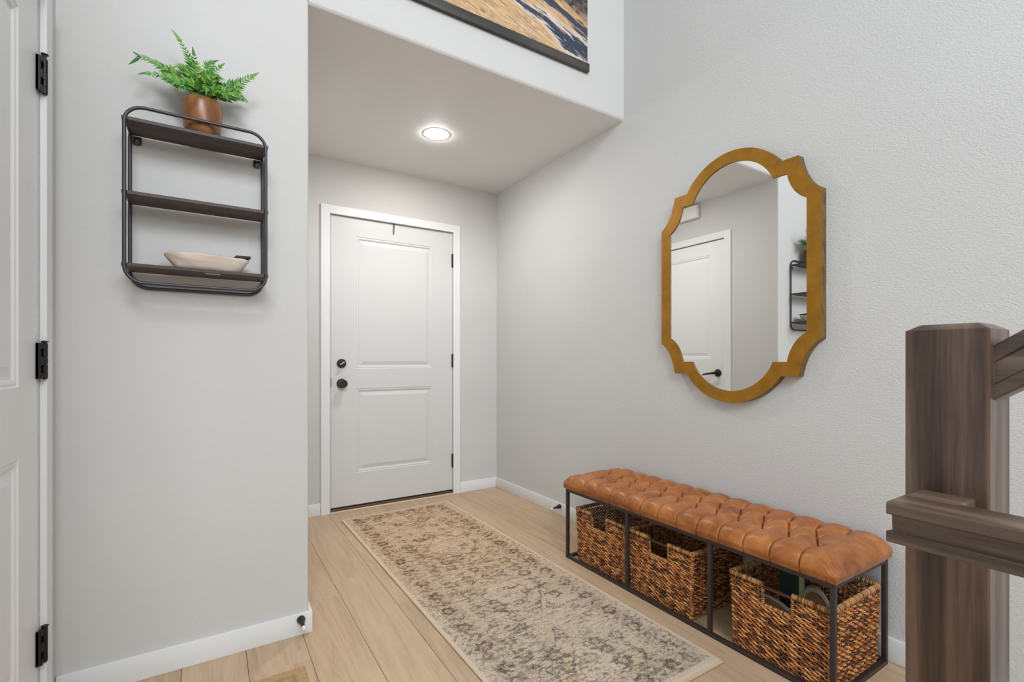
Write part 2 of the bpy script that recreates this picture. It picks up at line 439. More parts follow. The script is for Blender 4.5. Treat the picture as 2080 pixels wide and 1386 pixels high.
# ------------------------------------------------------------ panelled doors
def panel_door(name, W, H, T, panels, mat, slab_out=0.0):
    """door leaf in local coords: x 0..W, z 0..H, front face at y=0 (facing -y), thickness T"""
    bm = bmesh.new()
    xs = sorted({0, W} | {p[0] for p in panels} | {p[1] for p in panels})
    zs = sorted({0, H} | {p[2] for p in panels} | {p[3] for p in panels})
    V = {}
    def vert(x, y, z):
        k = (round(x, 5), round(y, 5), round(z, 5))
        if k not in V: V[k] = bm.verts.new(k)
        return V[k]
    def inpanel(x, z):
        return any(p[0] < x < p[1] and p[2] < z < p[3] for p in panels)
    for i in range(len(xs)-1):
        for j in range(len(zs)-1):
            if not inpanel((xs[i]+xs[i+1])/2, (zs[j]+zs[j+1])/2):
                bm.faces.new([vert(xs[i], 0, zs[j]), vert(xs[i+1], 0, zs[j]), vert(xs[i+1], 0, zs[j+1]), vert(xs[i], 0, zs[j+1])])
    prof = [(0, 0), (0.004, 0.0035), (0.010, 0.0025), (0.016, 0.0045), (0.020, 0.0095), (0.026, 0.0100), (0.050, 0.0035), (0.052, 0.0032)]
    for (x0, x1, z0, z1) in panels:
        prev = None
        for ins, dep in prof:
            a, b2, c2, d2 = x0+ins, x1-ins, z0+ins, z1-ins
            ring = [vert(a, dep, c2), vert(b2, dep, c2), vert(b2, dep, d2), vert(a, dep, d2)]
            if prev:
                for k in range(4):
                    bm.faces.new([prev[k], prev[(k+1) % 4], ring[(k+1) % 4], ring[k]])
            prev = ring
        bm.faces.new(prev)
    # back and sides
    B = [bm.verts.new(p) for p in ((0, T, 0), (W, T, 0), (W, T, H), (0, T, H))]
    bm.faces.new(B)
    F = [vert(0, 0, 0), vert(W, 0, 0), vert(W, 0, H), vert(0, 0, H)]
    bot = [vert(x, 0, 0) for x in xs]; bm.faces.new(bot+[B[1], B[0]])
    top = [vert(x, 0, H) for x in xs]; bm.faces.new(top+[B[2], B[3]])
    lf = [vert(0, 0, z) for z in zs]; bm.faces.new(lf+[B[3], B[0]])
    rt = [vert(W, 0, z) for z in zs]; bm.faces.new(rt+[B[2], B[1]])
    bmesh.ops.recalc_face_normals(bm, faces=bm.faces)
    return bm
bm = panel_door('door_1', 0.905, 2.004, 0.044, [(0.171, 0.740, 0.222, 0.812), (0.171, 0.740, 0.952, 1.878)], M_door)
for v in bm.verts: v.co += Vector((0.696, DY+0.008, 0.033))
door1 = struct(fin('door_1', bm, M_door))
# local coords of door 2: leaf facing +x at alcove left wall. map local x -> y, local y(depth) -> -x
bm = panel_door('door_2', 0.762, 2.040, 0.035, [(0.124, 0.638, 0.222, 0.872), (0.124, 0.638, 1.042, 1.932)], M_door)
for v in bm.verts: x, y, z = v.co; v.co = Vector((LX-0.004-y, 2.423+x, z+0.015))
door2 = struct(fin('door_2', bm, M_door_bright))
bm = panel_door('door_3', 0.808, 2.030, 0.035, [(0.152, 0.656, 0.235, 0.785), (0.152, 0.656, 0.962, 1.900)], M_door)
for v in bm.verts: x, y, z = v.co; v.co = Vector((WX-0.0015-y, 1.797-x, z+0.014))
door3 = struct(fin('door_3', bm, M_door_bright))

def knob_y(parent, x, z, y):
    bm = bmesh.new()
    lathe(bm, [(0.0, 0.0), (0.033, 0.0), (0.033, -0.006), (0.030, -0.010), (0.014, -0.012), (0.013, -0.030), (0.022, -0.034), (0.027, -0.040), (0.027, -0.060), (0.024, -0.063), (0.0, -0.063)][1:-1], 32, (x, y, z), 'Y')
    o = fin('door_knob', bm, M_bronze, parent); sharp(o, 30)
    bm = bmesh.new(); lathe(bm, [(0.0275, -0.0395), (0.0285, -0.041), (0.0275, -0.0425)], 32, (x, y, z), 'Y', False, False)
    fin('knob_ring', bm, M_nickel, o, True)
    return o
knob_y(door1, 0.766, 0.884, DY+0.008)
bm = bmesh.new(); lathe(bm, [(0.031, 0.0), (0.031, -0.010), (0.028, -0.014)], 32, (0.765, DY+0.008, 1.022), 'Y')
db = fin('deadbolt', bm, M_bronze, door1); sharp(db, 30)
bm = bmesh.new(); box(bm, (-0.018, -0.024, -0.005), (0.018, -0.0, 0.005), 0.002, 2, Matrix.Translation((0.765, DY-0.005, 1.022)) @ Matrix.Rotation(R_(-32), 4, 'Y'))
fin('thumb_turn', bm, M_nickel, db)
for z in (1.822, 1.041, 0.26):
    bm = bmesh.new()
    box(bm, (1.596, DY-0.004, z-0.051), (1.605, DY+0.010, z+0.051), 0.001, 1)
    lathe(bm, [(0.005, -0.053), (0.005, 0.053)], 12, (1.603, DY-0.003, z))
    sharp(fin('hinge', bm, M_bronze, door1), 30)
boxobj('strike_plate', (0.689, DY+0.001, 0.86), (0.6965, DY+0.007, 0.92), M_bronze, door1)
# threshold below the front door
boxobj('door_sweep', (0.694, DY+0.004, 0.026), (1.603, DY+0.05, 0.0325), M_black, door1)
boxobj('sill', (0.690, DY-0.006, 0.0), (1.607, DY+0.10, 0.024), M_sill, door1, 0.002, 1)
boxobj('sill_strip', (0.686, DY-0.016, 0.0), (1.609, DY-0.0062, 0.010), M_sillstrip, door1, 0.002, 1)
# wreath hanger
bm = bmesh.new()
prism(bm, [(1.127, 1.9725), (1.1325, 1.955), (1.138, 1.9725), (1.1425, 2.0392), (1.1285, 2.0392)], 1, DY+0.0045, DY+0.0074)
box(bm, (1.1285, DY+0.0045, 2.0372), (1.1425, DY+0.05, 2.0392))
wh = tag(fin('wreath_hanger', bm, M_hook), 'small dark grey pointed wreath hanger hooked over top of white entry door', 'hook')
# door 2 lever handle (seen in the mirror)
bm = bmesh.new()
lathe(bm, [(0.032, 0.0), (0.032, 0.006), (0.026, 0.010), (0.012, 0.012), (0.012, 0.045)], 28, (LX-0.004, 2.480, 0.937), 'X')
lv = fin('door_lever', bm, M_bronze, door2); sharp(lv, 30)
bm = bmesh.new(); tube(bm, [(LX+0.042, 2.475, 0.937), (LX+0.044, 2.52, 0.934), (LX+0.043, 2.56, 0.927), (LX+0.036, 2.60, 0.920)], 0.008, 12, radii=[0.011, 0.009, 0.008, 0.007])
fin('lever_arm', bm, M_bronze, lv, True)
# door 3 hinges with knuckles, pin, leaf and slots
def hinge3(z0, z1, tip):
    bm = bmesh.new(); xk, yk = WX+0.0120, 1.803
    # leaf along the door edge
    prism(bm, [(yk-0.024, z0), (yk-0.0215, z0), (yk-0.0215, z1), (yk-0.024, z1)], 0, WX-0.001, WX+0.004)
    box(bm, (WX-0.001, yk-0.024, z0), (WX+0.009, yk-0.019, z1), 0.0008, 1)
    H = z1-z0
    for k in range(5):       # five knuckles
        a = z0+H*k/5+0.0002; b2 = z0+H*(k+1)/5-0.0002
        lathe(bm, [(0.0062, a), (0.0066, a+0.0005), (0.0066, b2-0.0005), (0.0062, b2)], 16, (xk, yk, 0))
    for a, b2 in ((z0, z0+H*0.16), (z0+H*0.38, z0+H*0.62), (z0+H*0.84, z1)): box(bm, (WX+0.006, yk-0.022, a), (xk, yk-0.003, b2))
    box(bm, (WX+0.002, yk-0.021, z0+0.001), (WX+0.006, yk-0.002, z1-0.001))
    lathe(bm, [(0.004, z0-0.002), (0.004, z1+0.001)], 12, (xk, yk, 0))
    h = fin('hinge', bm, M_hinge, door3); sharp(h, 30)
    bm = bmesh.new()
    lathe(bm, [(0.004, z1), (0.004, z1+tip), (0.0085, z1+tip+0.001), (0.0085, z1+tip+0.003), (0.003, z1+tip+0.005)], 16, (xk, yk, 0))
    sharp(fin('hinge_pin', bm, M_hinge, h), 30)
hinge3(1.777, 1.872, 0.012); hinge3(0.992, 1.090, 0.002); hinge3(0.212, 0.306, 0.002)

# ------------------------------------------------------------ recessed ceiling light
t = thing('recessed_light', (1.162, 2.70, ZS), 'round white recessed ceiling light glowing in the alcove ceiling', 'ceiling light')
bm = bmesh.new(); lathe(bm, [(0.0660, ZS-0.0008), (0.070, ZS-0.0009), (0.086, ZS-0.0006), (0.087, ZS-0.0001)], 48, (1.162, 2.70, 0), 'Z', False, False)
part(fin('trim_ring', bm, M_plastic, smooth=True), t)
bm = bmesh.new(); lathe(bm, [(0.0668, ZS-0.0006), (0.0655, ZS-0.003), (0.056, ZS-0.0062), (0.036, ZS-0.0085), (0.016, ZS-0.0095), (0.001, ZS-0.0098)], 48, (1.162, 2.70, 0), 'Z', False, True)
part(fin('lens', bm, M_lens), t)

# door chime (seen in the mirror)
t = thing('door_chime', (LX, 2.77, 2.345), 'white rounded door chime box high on the alcove wall, seen in the mirror', 'door chime')
o = boxobj('chime_cover', (LX+0.0005, 2.648, 2.285), (LX+0.050, 2.885, 2.400), M_plastic, None, 0.014, 4); part(o, t)
o = boxobj('chime_base', (LX, 2.655, 2.290), (LX+0.008, 2.878, 2.395), M_plastic); part(o, t)

# ------------------------------------------------------------ wall mirror
def half_profile(a, b, ty, tz, sy, sz, na=10, nt_=22):
    """quarter outline: side straight up to (a, tz), concave arc to tip (ty, sz), shoulder to (sy, sz), arc to (0, b); mirrored"""
    q = [(a, tz)]
    # concave quarter: circle centred outside near (a, sz)
    cx, cz = a, sz
    ry, rz = a-ty, sz-tz
    k = 0.93
    for i in range(1, na):
        th = math.pi/2*i/na
        # concave arc bowing toward the mirror centre
        y = cx-ry*math.sin(th); z = cz-rz*math.cos(th)
        # soften: blend with chord
        f = i/na; yc = a+(ty-a)*f; zc = tz+(sz-tz)*f
        q.append((yc+(y-yc)*0.62, zc+(z-zc)*0.62))
    q.append((ty, sz)); q.append((sy, sz))
    # top arc
    sag = b-sz; r = (sy*sy+sag*sag)/(2*sag); zc = b-r; a0 = math.atan2(sz-zc, sy)
    for i in range(1, nt_):
        th = a0+(math.pi/2-a0)*i/nt_
        q.append((r*math.cos(th), zc+r*math.sin(th)))
    q.append((0, b))
    full = list(q)
    full += [(-y, z) for y, z in reversed(q[:-1])]
    full += [(y, -z) for y, z in [(-y, z) for y, z in q]]
    full += [(y, -z) for y, z in reversed(q[:-1])]
    out = []
    for p in full:
        if not out or (abs(p[0]-out[-1][0])+abs(p[1]-out[-1][1])) > 1e-6: out.append(p)
    return out
MC = (1.288, 1.415)
outer = half_profile(0.380, 0.561, 0.297, 0.288, 0.226, 0.437)
inner = half_profile(0.327, 0.509, 0.251, 0.262, 0.194, 0.379)
t = thing('wall_mirror', (RX, MC[0], MC[1]-0.56), 'large gold framed wall mirror with notched curved outline above the bench', 'mirror')
xf, xb, xg = 1.9618, 1.9995, 1.9672
bm = bmesh.new(); n = len(outer)
assert len(inner) == n
def rg(pl, x, ins=0): return [bm.verts.new((x, MC[0]+p[0], MC[1]+p[1])) for p in pl]
Of, If, Ob, Ib = rg(outer, xf), rg(inner, xf), rg(outer, xb), rg(inner, xb)
for i in range(n):
    j = (i+1) % n
    f1 = bm.faces.new((Of[i], Of[j], If[j], If[i])); f1.material_index = 0
    f2 = bm.faces.new((Of[i], Ob[i], Ob[j], Of[j])); f2.material_index = 1
    f3 = bm.faces.new((If[i], If[j], Ib[j], Ib[i])); f3.material_index = 1
    bm.faces.new((Ob[i], Ib[i], Ib[j], Ob[j]))
o = fin('frame', bm, M_gold); o.data.materials.append(M_goldside); sharp(o, 30); part(o, t)
bm = bmesh.new()
A = [bm.verts.new((xg, MC[0]+p[0]*1.004, MC[1]+p[1]*1.004)) for p in inner]
B = [bm.verts.new((xg+0.005, MC[0]+p[0]*1.004, MC[1]+p[1]*1.004)) for p in inner]
bm.faces.new(A); bm.faces.new(B)
for i in range(n): bm.faces.new((A[i], A[(i+1) % n], B[(i+1) % n], B[i]))
part(fin('glass', bm, M_mirror), t)

# ------------------------------------------------------------ hanging landscape print
t = thing('hanging_print', (1.16, SY, 2.59), 'hanging landscape print of tan grass and dark water held by a charcoal wooden bar', 'wall art')
AX0, AX1, AZ0, AZ1 = 0.600, 1.7175, 2.632, 3.42
nx, nz = 420, 300
X, Z = np.meshgrid(np.linspace(AX0, AX1, nx), np.linspace(AZ0, AZ1, nz))
def mixc(c, col, m): return c*(1-m[..., None])+np.array(lin(col)[:3])*m[..., None]
# streak direction drops to the right
U = X*0.93-(Z-2.6)*0.30*0; Vv = (Z-2.6)+0.30*(X-1.2)
wob = 0.03*(fbm(X*5, Z*5, 3)-0.5)
st = fbm(U*9+4*wob, (Vv+wob)*75, 21, 4); st2 = fbm(U*22, (Vv+wob)*190, 35, 3); st3 = fbm(U*4, Vv*20, 44, 3)
c = np.ones(X.shape+(3,))*np.array(lin((196, 160, 118))[:3])
c = mixc(c, (212, 176, 128), sstep(0.45, 0.7, st)); c = mixc(c, (166, 142, 126), sstep(0.55, 0.75, st2)*0.7)
c = mixc(c, (132, 108, 104), sstep(0.56, 0.66, st2*0.6+st*0.4)*0.85); c = mixc(c, (222, 206, 188), sstep(0.60, 0.72, fbm(U*30, (Vv+wob)*230, 55, 3))*0.6); c = mixc(c, (190, 140, 88), sstep(0.55, 0.8, st3)*0.5)
# dark stream: runs from upper left to lower right
cz = 2.79-0.30*(X-1.35)-0.0*X + 0.012*np.sin(X*23)
d1 = np.abs(Z+wob-cz-0.03*(st3-0.5))/ (0.010+0.040*np.clip((X-1.2)*2.2, 0, 1))
c = mixc(c, (216, 204, 196), sstep(2.1, 1.0, d1)*0.75); c = mixc(c, (62, 68, 84), sstep(1.15, 0.75, d1+2.2*(st-0.5)+1.2*(st2-0.5)))
cz2 = 2.875-0.30*(X-1.46)
d2_ = np.abs(Z+wob-cz2)/(0.008+0.020*np.clip((X-1.3)*3, 0, 1))
c = mixc(c, (64, 70, 86), sstep(1.3, 0.7, d2_+2.2*(st-0.5)+1.2*(st2-0.5)))
c = mixc(c, (206, 190, 186), sstep(0.70, 0.85, st2)*sstep(3.0, 1.0, d1)*0.8)
# dark brush beyond
up = sstep(0.0, 0.05, Z-(2.905-0.22*(X-1.46))+0.04*(st-0.5))
br = fbm(X*45, Z*45, 77, 4)
c = mixc(c, (84, 78, 76), up*0.95); c = mixc(c, (150, 138, 136), up*sstep(0.58, 0.7, br)); c = mixc(c, (50, 46, 50), up*sstep(0.45, 0.3, br)*0.9)
c = mixc(c, (150, 166, 182), sstep(3.15, 3.25, Z+0.05*(st3-0.5)))
def grid_mesh(name, P, col, mat, parent=None):
    nzz, nxx = P.shape[:2]
    me = bpy.data.meshes.new(name); me.vertices.add(nxx*nzz); me.vertices.foreach_set('co', P.reshape(-1))
    i, j = np.meshgrid(np.arange(nzz-1), np.arange(nxx-1), indexing='ij')
    a = (i*nxx+j).ravel(); q = np.stack([a, a+1, a+1+nxx, a+nxx], 1).astype(np.int32)
    me.loops.add(q.size); me.loops.foreach_set('vertex_index', q.ravel())
    me.polygons.add(len(q)); me.polygons.foreach_set('loop_start', np.arange(0, q.size, 4, dtype=np.int32))
    me.update(calc_edges=True)
    if col is not None:
        at = me.color_attributes.new('Col', 'FLOAT_COLOR', 'POINT')
        cc = np.ones((nxx*nzz, 4), np.float32); cc[:, :3] = col.reshape(-1, 3); at.data.foreach_set('color', cc.ravel())
    me.polygons.foreach_set('use_smooth', np.ones(len(q), bool))
    return meshobj(name, me, mat, parent)
P = np.stack([X, np.full_like(X, SY-0.0125)+0*X, Z], -1)
part(grid_mesh('canvas', P, c, M_art), t)
part(boxobj('canvas_back', (AX0+0.0005, SY-0.0122, AZ0), (AX1-0.0005, SY-0.0095, AZ1), M_binding), t)
part(boxobj('bottom_bar', (0.594, SY-0.022, 2.5935), (1.724, SY-0.001, 2.6375), M_barwood, None, 0.002, 2), t)
part(boxobj('top_bar', (0.594, SY-0.022, 3.41), (1.724, SY-0.001, 3.455), M_barwood, None, 0.002, 2), t)

# ------------------------------------------------------------ wall shelf
t = thing('wall_shelf', (-0.03, SY, 1.275), 'three tier wall shelf of dark wood boards in a rounded black metal frame', 'shelf')
SX0, SX1, SZ0, SZ1 = -0.2190, 0.1615, 1.2785, 1.8145
def round_rect(y, r=0.050, seg=8):
    pts = []
    for cx, cz, a0 in ((SX1-r, SZ1-r, 0), (SX0+r, SZ1-r, 90), (SX0+r, SZ0+r, 180), (SX1-r, SZ0+r, 270)):
        for i in range(seg+1):
            a = R_(a0+90*i/seg); pts.append((cx+r*math.cos(a), y, cz+r*math.sin(a)))
    return pts
YF, YR = 1.838, 1.9625
bm = bmesh.new(); tube(bm, round_rect(YF), 0.0052, 12, closed=True); part(fin('front_frame', bm, M_blackmetal, smooth=True), t)
bm = bmesh.new(); tube(bm, round_rect(YR), 0.0052, 12, closed=True); part(fin('rear_frame', bm, M_blackmetal, smooth=True), t)
for zb in (1.7685, 1.5450, 1.3265):
    o = boxobj('shelf_board', (SX0+0.0062, YF-0.003, zb), (SX1-0.0062, 1.9575, zb+0.0105), M_shelfwood, None, 0.0008, 1); part(o, t)
    if zb < 1.4:
        s = boxobj('label_sticker', (-0.013, YF+0.006, zb-0.0005), (0.028, YF+0.030, zb-0.00005), M_dough, o)
        boxobj('sticker_print', (-0.004, YF+0.016, zb-0.0008), (0.018, YF+0.019, zb-0.00045), M_hook, o)
    for xs_ in (SX0, SX1):
        x0, x1 = (xs_-0.0052-0.002, xs_-0.0035) if xs_ < 0 else (xs_+0.0035, xs_+0.0072)
        xa, xb2 = (xs_-0.001, xs_+0.0060) if xs_ < 0 else (xs_-0.0060, xs_+0.001)
        bm = bmesh.new(); box(bm, (xa, YF, zb-0.001), (xb2, YR, zb+0.0115), 0.0008, 1)
        box(bm, (min(x0, xa), YF-0.001, zb), (max(x1, xb2), YF+0.008, zb+0.012), 0.001, 1)
        part(fin('side_bracket', bm, M_blackmetal), t)
for xs_, sg in ((SX0+0.006, 1), (SX1-0.006, -1)):
    # keyhole hanging tab
    bm = bmesh.new(); n = 20
    cx, cz = xs_+sg*0.012, 1.7525
    ring_o = []; ring_i = []
    for i in range(n):
        a = 2*math.pi*i/n
        ring_o.append((cx+0.0125*max(-1, min(1, 1.25*math.cos(a)))*0.9, cz+0.011*math.sin(a) if math.sin(a) < 0 else cz+min(0.0175, 0.03*math.sin(a))))
        rr = 0.0062
        ring_i.append((cx+rr*math.cos(a)*(1 if math.sin(a) < 0.3 else 0.6), cz-0.001+rr*math.sin(a)*(1 if math.sin(a) < 0.3 else 1.9)))
    for y0 in (1.9655, 1.9685):
        vo = [bm.verts.new((p[0], y0, p[1])) for p in ring_o]; vi = [bm.verts.new((p[0], y0, p[1])) for p in ring_i]
        if y0 < 1.967: v0, w0 = vo, vi
        for i in range(n): bm.faces.new((vo[i], vo[(i+1) % n], vi[(i+1) % n], vi[i]))
    for i in range(n):
        bm.faces.new((v0[i], v0[(i+1) % n], vo[(i+1) % n], vo[i])); bm.faces.new((w0[i], w0[(i+1) % n], vi[(i+1) % n], vi[i]))
    tb = part(fin('hanging_tab', bm, M_blackmetal), t)
    bm = bmesh.new(); lathe(bm, [(0.0048, 1.9645), (0.0052, 1.9672)], 14, (cx, 0, cz+0.002), 'Y'); fin('screw', bm, M_nickel, tb)

# ------------------------------------------------------------ fern in a wooden pot
PCX, PCY, PZ = -0.022, 1.900, 1.7792
t = thing('potted_fern', (PCX, PCY, PZ), 'green artificial fern in a turned wooden pot on the top shelf', 'plant')
bm = bmesh.new()
prof = [(0.040, 0.0), (0.046, 0.004), (0.0515, 0.025), (0.0555, 0.055), (0.0572, 0.085), (0.0568, 0.108), (0.0540, 0.122), (0.0515, 0.124), (0.0500, 0.120), (0.0510, 0.100), (0.048, 0.095)]
lathe(bm, prof, 48, (PCX, PCY, PZ)); part(fin('pot', bm, M_pot, smooth=True), t)
bm = bmesh.new(); lathe(bm, [(0.0505, 0.100), (0.03, 0.112), (0.002, 0.117)], 24, (PCX, PCY, PZ)); part(fin('moss', bm, M_soil, smooth=True), t)
def bez(p0, p1, p2, p3, n):
    out = []
    for i in range(n+1):
        s = i/n; out.append(p0*(1-s)**3+p1*3*s*(1-s)**2+p2*3*s*s*(1-s)+p3*s**3)
    return out
def leaf(bm, base, d, nrm, L, Wd, droop=0.15, serr=False):
    d = d.normalized(); side = d.cross(nrm).normalized(); nn = side.cross(d).normalized()
    prof = [(0.0, 0.10), (0.12, 0.62), (0.3, 1.0), (0.55, 0.82), (0.8, 0.42), (1.0, 0.0)]
    if serr: prof = [(0, .1), (.1, .7), (.16, .6), (.26, 1.0), (.32, .84), (.42, .95), (.48, .76), (.6, .74), (.66, .56), (.8, .4), (1, 0)]
    mid, lf, rt = [], [], []
    for s, wv in prof:
        c0 = base+d*(L*s)-nn*(droop*L*s*s)
        if wv == 0.0:
            tip = bm.verts.new(c0); mid.append(tip); lf.append(tip); rt.append(tip); continue
        mid.append(bm.verts.new(c0)); lf.append(bm.verts.new(c0+side*(Wd*wv/2)+nn*(Wd*wv*0.16))); rt.append(bm.verts.new(c0-side*(Wd*wv/2)+nn*(Wd*wv*0.16)))
    for i in range(len(prof)-1):
        for e in (lf, rt):
            f = [mid[i], mid[i+1], e[i+1], e[i]]
            u = []
            for v in f:
                if v not in u: u.append(v)
            if len(u) >= 3: bm.faces.new(u)
def frond(base, ctrl, tip, L0, pairs, start=0.30, tipL=0.035, curl=0.0, twist=0.0, facing=Vector((0.25, -0.9, 0.35)), wide=0.30):
    base, ctrl, tip = Vector(base), Vector(ctrl), Vector(tip)
    pairs = int(round(pairs*1.4)); wide *= 1.12; L0 *= 1.12
    pts = bez(base, base+(ctrl-base)*0.66, tip+(ctrl-tip)*0.66, tip, 24)
    bm = bmesh.new()
    tube(bm, pts, 0.001, 5, radii=[0.0013-0.0008*i/24 for i in range(25)])
    for i in range(pairs):
        s = start+(0.97-start)*i/(pairs-1); k = s*24; a = int(min(23, k)); p = pts[a].lerp(pts[a+1], k-a); d = (pts[a+1]-pts[a]).normalized()
        f = facing.normalized(); f = (f-d*f.dot(d)).normalized(); side = d.cross(f)
        u = (s-start)/(1-start)
        L = 1.28*L0*(0.66+0.34*math.sin(math.pi*min(1, u*1.35+0.12)))*(1-0.42*u)
        for sg in (-1, 1):
            dd = side*sg*(0.80+random.uniform(-0.08, 0.08))+d*(0.62+0.25*u)+f*random.uniform(-0.12, 0.22)
            leaf(bm, p, dd, f+side*sg*random.uniform(-0.2, 0.2), L*random.uniform(0.88, 1.08), L*wide, random.uniform(0.02, 0.22))
    d = (pts[-1]-pts[-2]).normalized(); f = (facing-d*facing.dot(d)).normalized()
    leaf(bm, pts[-2], d, f, tipL, tipL*0.30, curl, True)
    o = fin('frond', bm, M_leaf, recalc=False); part(o, t)
    return o
random.seed(5)
B0 = (PCX, PCY, PZ+0.112)
frond((PCX-0.006, PCY, 1.895), (-0.025, 1.885, 1.985), (-0.083, 1.868, 2.070), 0.026, 9, 0.34, 0.046, 0.12)           # tall
frond((PCX-0.01, PCY, 1.895), (-0.085, 1.885, 1.985), (-0.186, 1.872, 1.986), 0.030, 11, 0.28, 0.018, 0.3)             # upper left
frond((PCX-0.016, PCY-.01, 1.893), (-0.075, 1.870, 1.955), (-0.160, 1.862, 1.936), 0.027, 8, 0.36, 0.040, 0.25, wide=0.34)            # lower left
frond((PCX+0.012, PCY, 1.893), (0.035, 1.885, 1.945), (0.122, 1.872, 2.022), 0.032, 9, 0.40, 0.040, 0.05, wide=0.27)              # right
frond((PCX+0.015, PCY-.01, 1.892), (0.045, 1.865, 1.965), (0.088, 1.858, 1.938), 0.026, 8, 0.34, 0.034, 0.2)            # lower right
frond((PCX+0.0, PCY-.008, 1.895), (-0.035, 1.880, 1.965), (-0.045, 1.872, 2.040), 0.022, 6, 0.5, 0.032, 0.1)
frond((PCX+0.008, PCY, 1.895), (-0.015, 1.880, 2.02), (0.008, 1.875, 2.035), 0.020, 6, 0.5, 0.024, 0.3)
frond((PCX+0.01, PCY-.01, 1.895), (-0.01, 1.870, 1.975), (0.026, 1.865, 2.018), 0.022, 5, 0.45, 0.032, 0.1)
frond((PCX+0.0, PCY-.01, 1.895), (-0.035, 1.860, 1.965), (-0.090, 1.850, 1.925), 0.026, 8, 0.35, 0.026, 0.3)
frond((PCX+0.012, PCY-.015, 1.893), (0.01, 1.855, 1.96), (0.040, 1.840, 1.918), 0.026, 8, 0.32, 0.026, 0.3)
frond((PCX-0.01, PCY-.01, 1.895), (-0.05, 1.862, 1.955), (-0.078, 1.845, 1.905), 0.024, 7, 0.35, 0.022, 0.4)
frond((PCX+0.0, PCY-.015, 1.895), (-0.02, 1.855, 1.975), (-0.012, 1.840, 1.925), 0.026, 8, 0.30, 0.026, 0.3)
frond((PCX+0.0, PCY+.01, 1.895), (-0.05, 1.92, 1.97), (-0.095, 1.938, 1.972), 0.026, 8, 0.35, 0.026, 0.2)
frond((PCX+0.01, PCY+.01, 1.895), (0.04, 1.92, 1.97), (0.095, 1.932, 1.962), 0.026, 8, 0.35, 0.026, 0.2)
frond((PCX-0.004, PCY-.01, 1.895), (-0.055, 1.87, 2.00), (-0.085, 1.865, 1.985), 0.024, 7, 0.4, 0.024, 0.3)
for k in range(16):
    a = random.uniform(-1.25, 1.25); rr = random.uniform(0.05, 0.105); dep = random.uniform(-0.045, 0.03)
    tx = PCX+math.sin(a)*rr*0.95; tz = 1.905+math.cos(a)*rr*0.95+0.012
    frond((PCX+math.sin(a)*0.012, PCY+dep*0.3, 1.895), (PCX+math.sin(a)*rr*0.25, PCY+dep*0.7, 1.925+math.cos(a)*rr*0.95), (tx, PCY+dep, tz), random.uniform(0.022, 0.030), random.choice((5, 6, 7)), 0.26, random.uniform(0.02, 0.034), 0.25, wide=0.34, facing=Vector((random.uniform(-.5, .7), -0.9, random.uniform(-.2, .7))))
# the tip of the upper left frond curls down
bm = bmesh.new()
leaf(bm, Vector((-0.184, 1.872, 1.986)), Vector((-0.4, -0.05, -0.6)), Vector((0.2, -1, 0.2)), 0.052, 0.010, -0.25, True)
leaf(bm, Vector((-0.184, 1.872, 1.986)), Vector((-1, 0, 0.55)), Vector((0.2, -1, 0.2)), 0.024, 0.008, 0.1, True)
part(fin('frond', bm, M_leaf, recalc=False), t)

# ------------------------------------------------------------ dough bowl and small dark case
t = thing('dough_bowl', (-0.006, 1.895, 1.337), 'long whitewashed wooden dough bowl on the bottom shelf', 'bowl')
bm = bmesh.new(); n = 56
def oval(a, b, z, sk=0.0, p=2.6, wob=0.0):
    r = []
    for i in range(n):
        th = 2*math.pi*i/n; cx, sx = math.cos(th), math.sin(th)
        x = a*math.copysign(abs(cx)**(2/p), cx); y = b*math.copysign(abs(sx)**(2/p), sx)
        r.append(bm.verts.new((-0.006+x+sk, 1.895+y*(1-0.0*x), z+wob*math.sin(3*th+1)+wob*0.7*math.sin(7*th))))
    return r
rings = [oval(0.070, 0.026, 1.3372, 0.002, 3.4), oval(0.088, 0.034, 1.3380, 0.002, 3.4), oval(0.097, 0.039, 1.350, 0.002, 3.2, 0.0009), oval(0.110, 0.045, 1.368, 0.0, 3.0, 0.0012), oval(0.1195, 0.049, 1.381, 0, 2.8, 0.0014),
         oval(0.1205, 0.050, 1.3865, 0, 2.7, 0.0014), oval(0.1165, 0.0465, 1.3885, 0, 2.7, 0.0014), oval(0.110, 0.040, 1.384, 0, 2.6), oval(0.085, 0.026, 1.360, 0, 2.6), oval(0.03, 0.01, 1.352, 0, 2.4)]
for a, b2 in zip(rings[:-1], rings[1:]):
    for i in range(n): bm.faces.new((a[i], a[(i+1) % n], b2[(i+1) % n], b2[i]))
bm.faces.new(rings[0]); bm.faces.new(rings[-1])
o = fin('bowl_body', bm, M_dough, smooth=True); part(o, t)
bm = bmesh.new()
Mx = Matrix.Translation((0.090, 1.893, 1.3935)) @ Matrix.Rotation(R_(8), 4, 'Z') @ Matrix.Rotation(R_(-3), 4, 'Y')
box(bm, (-0.021, -0.032, -0.0045), (0.024, 0.032, 0.0045), 0.002, 2, Mx)
tag(fin('sunglasses_case', bm, M_black), 'small flat black case lying on right end of the dough bowl', 'case')

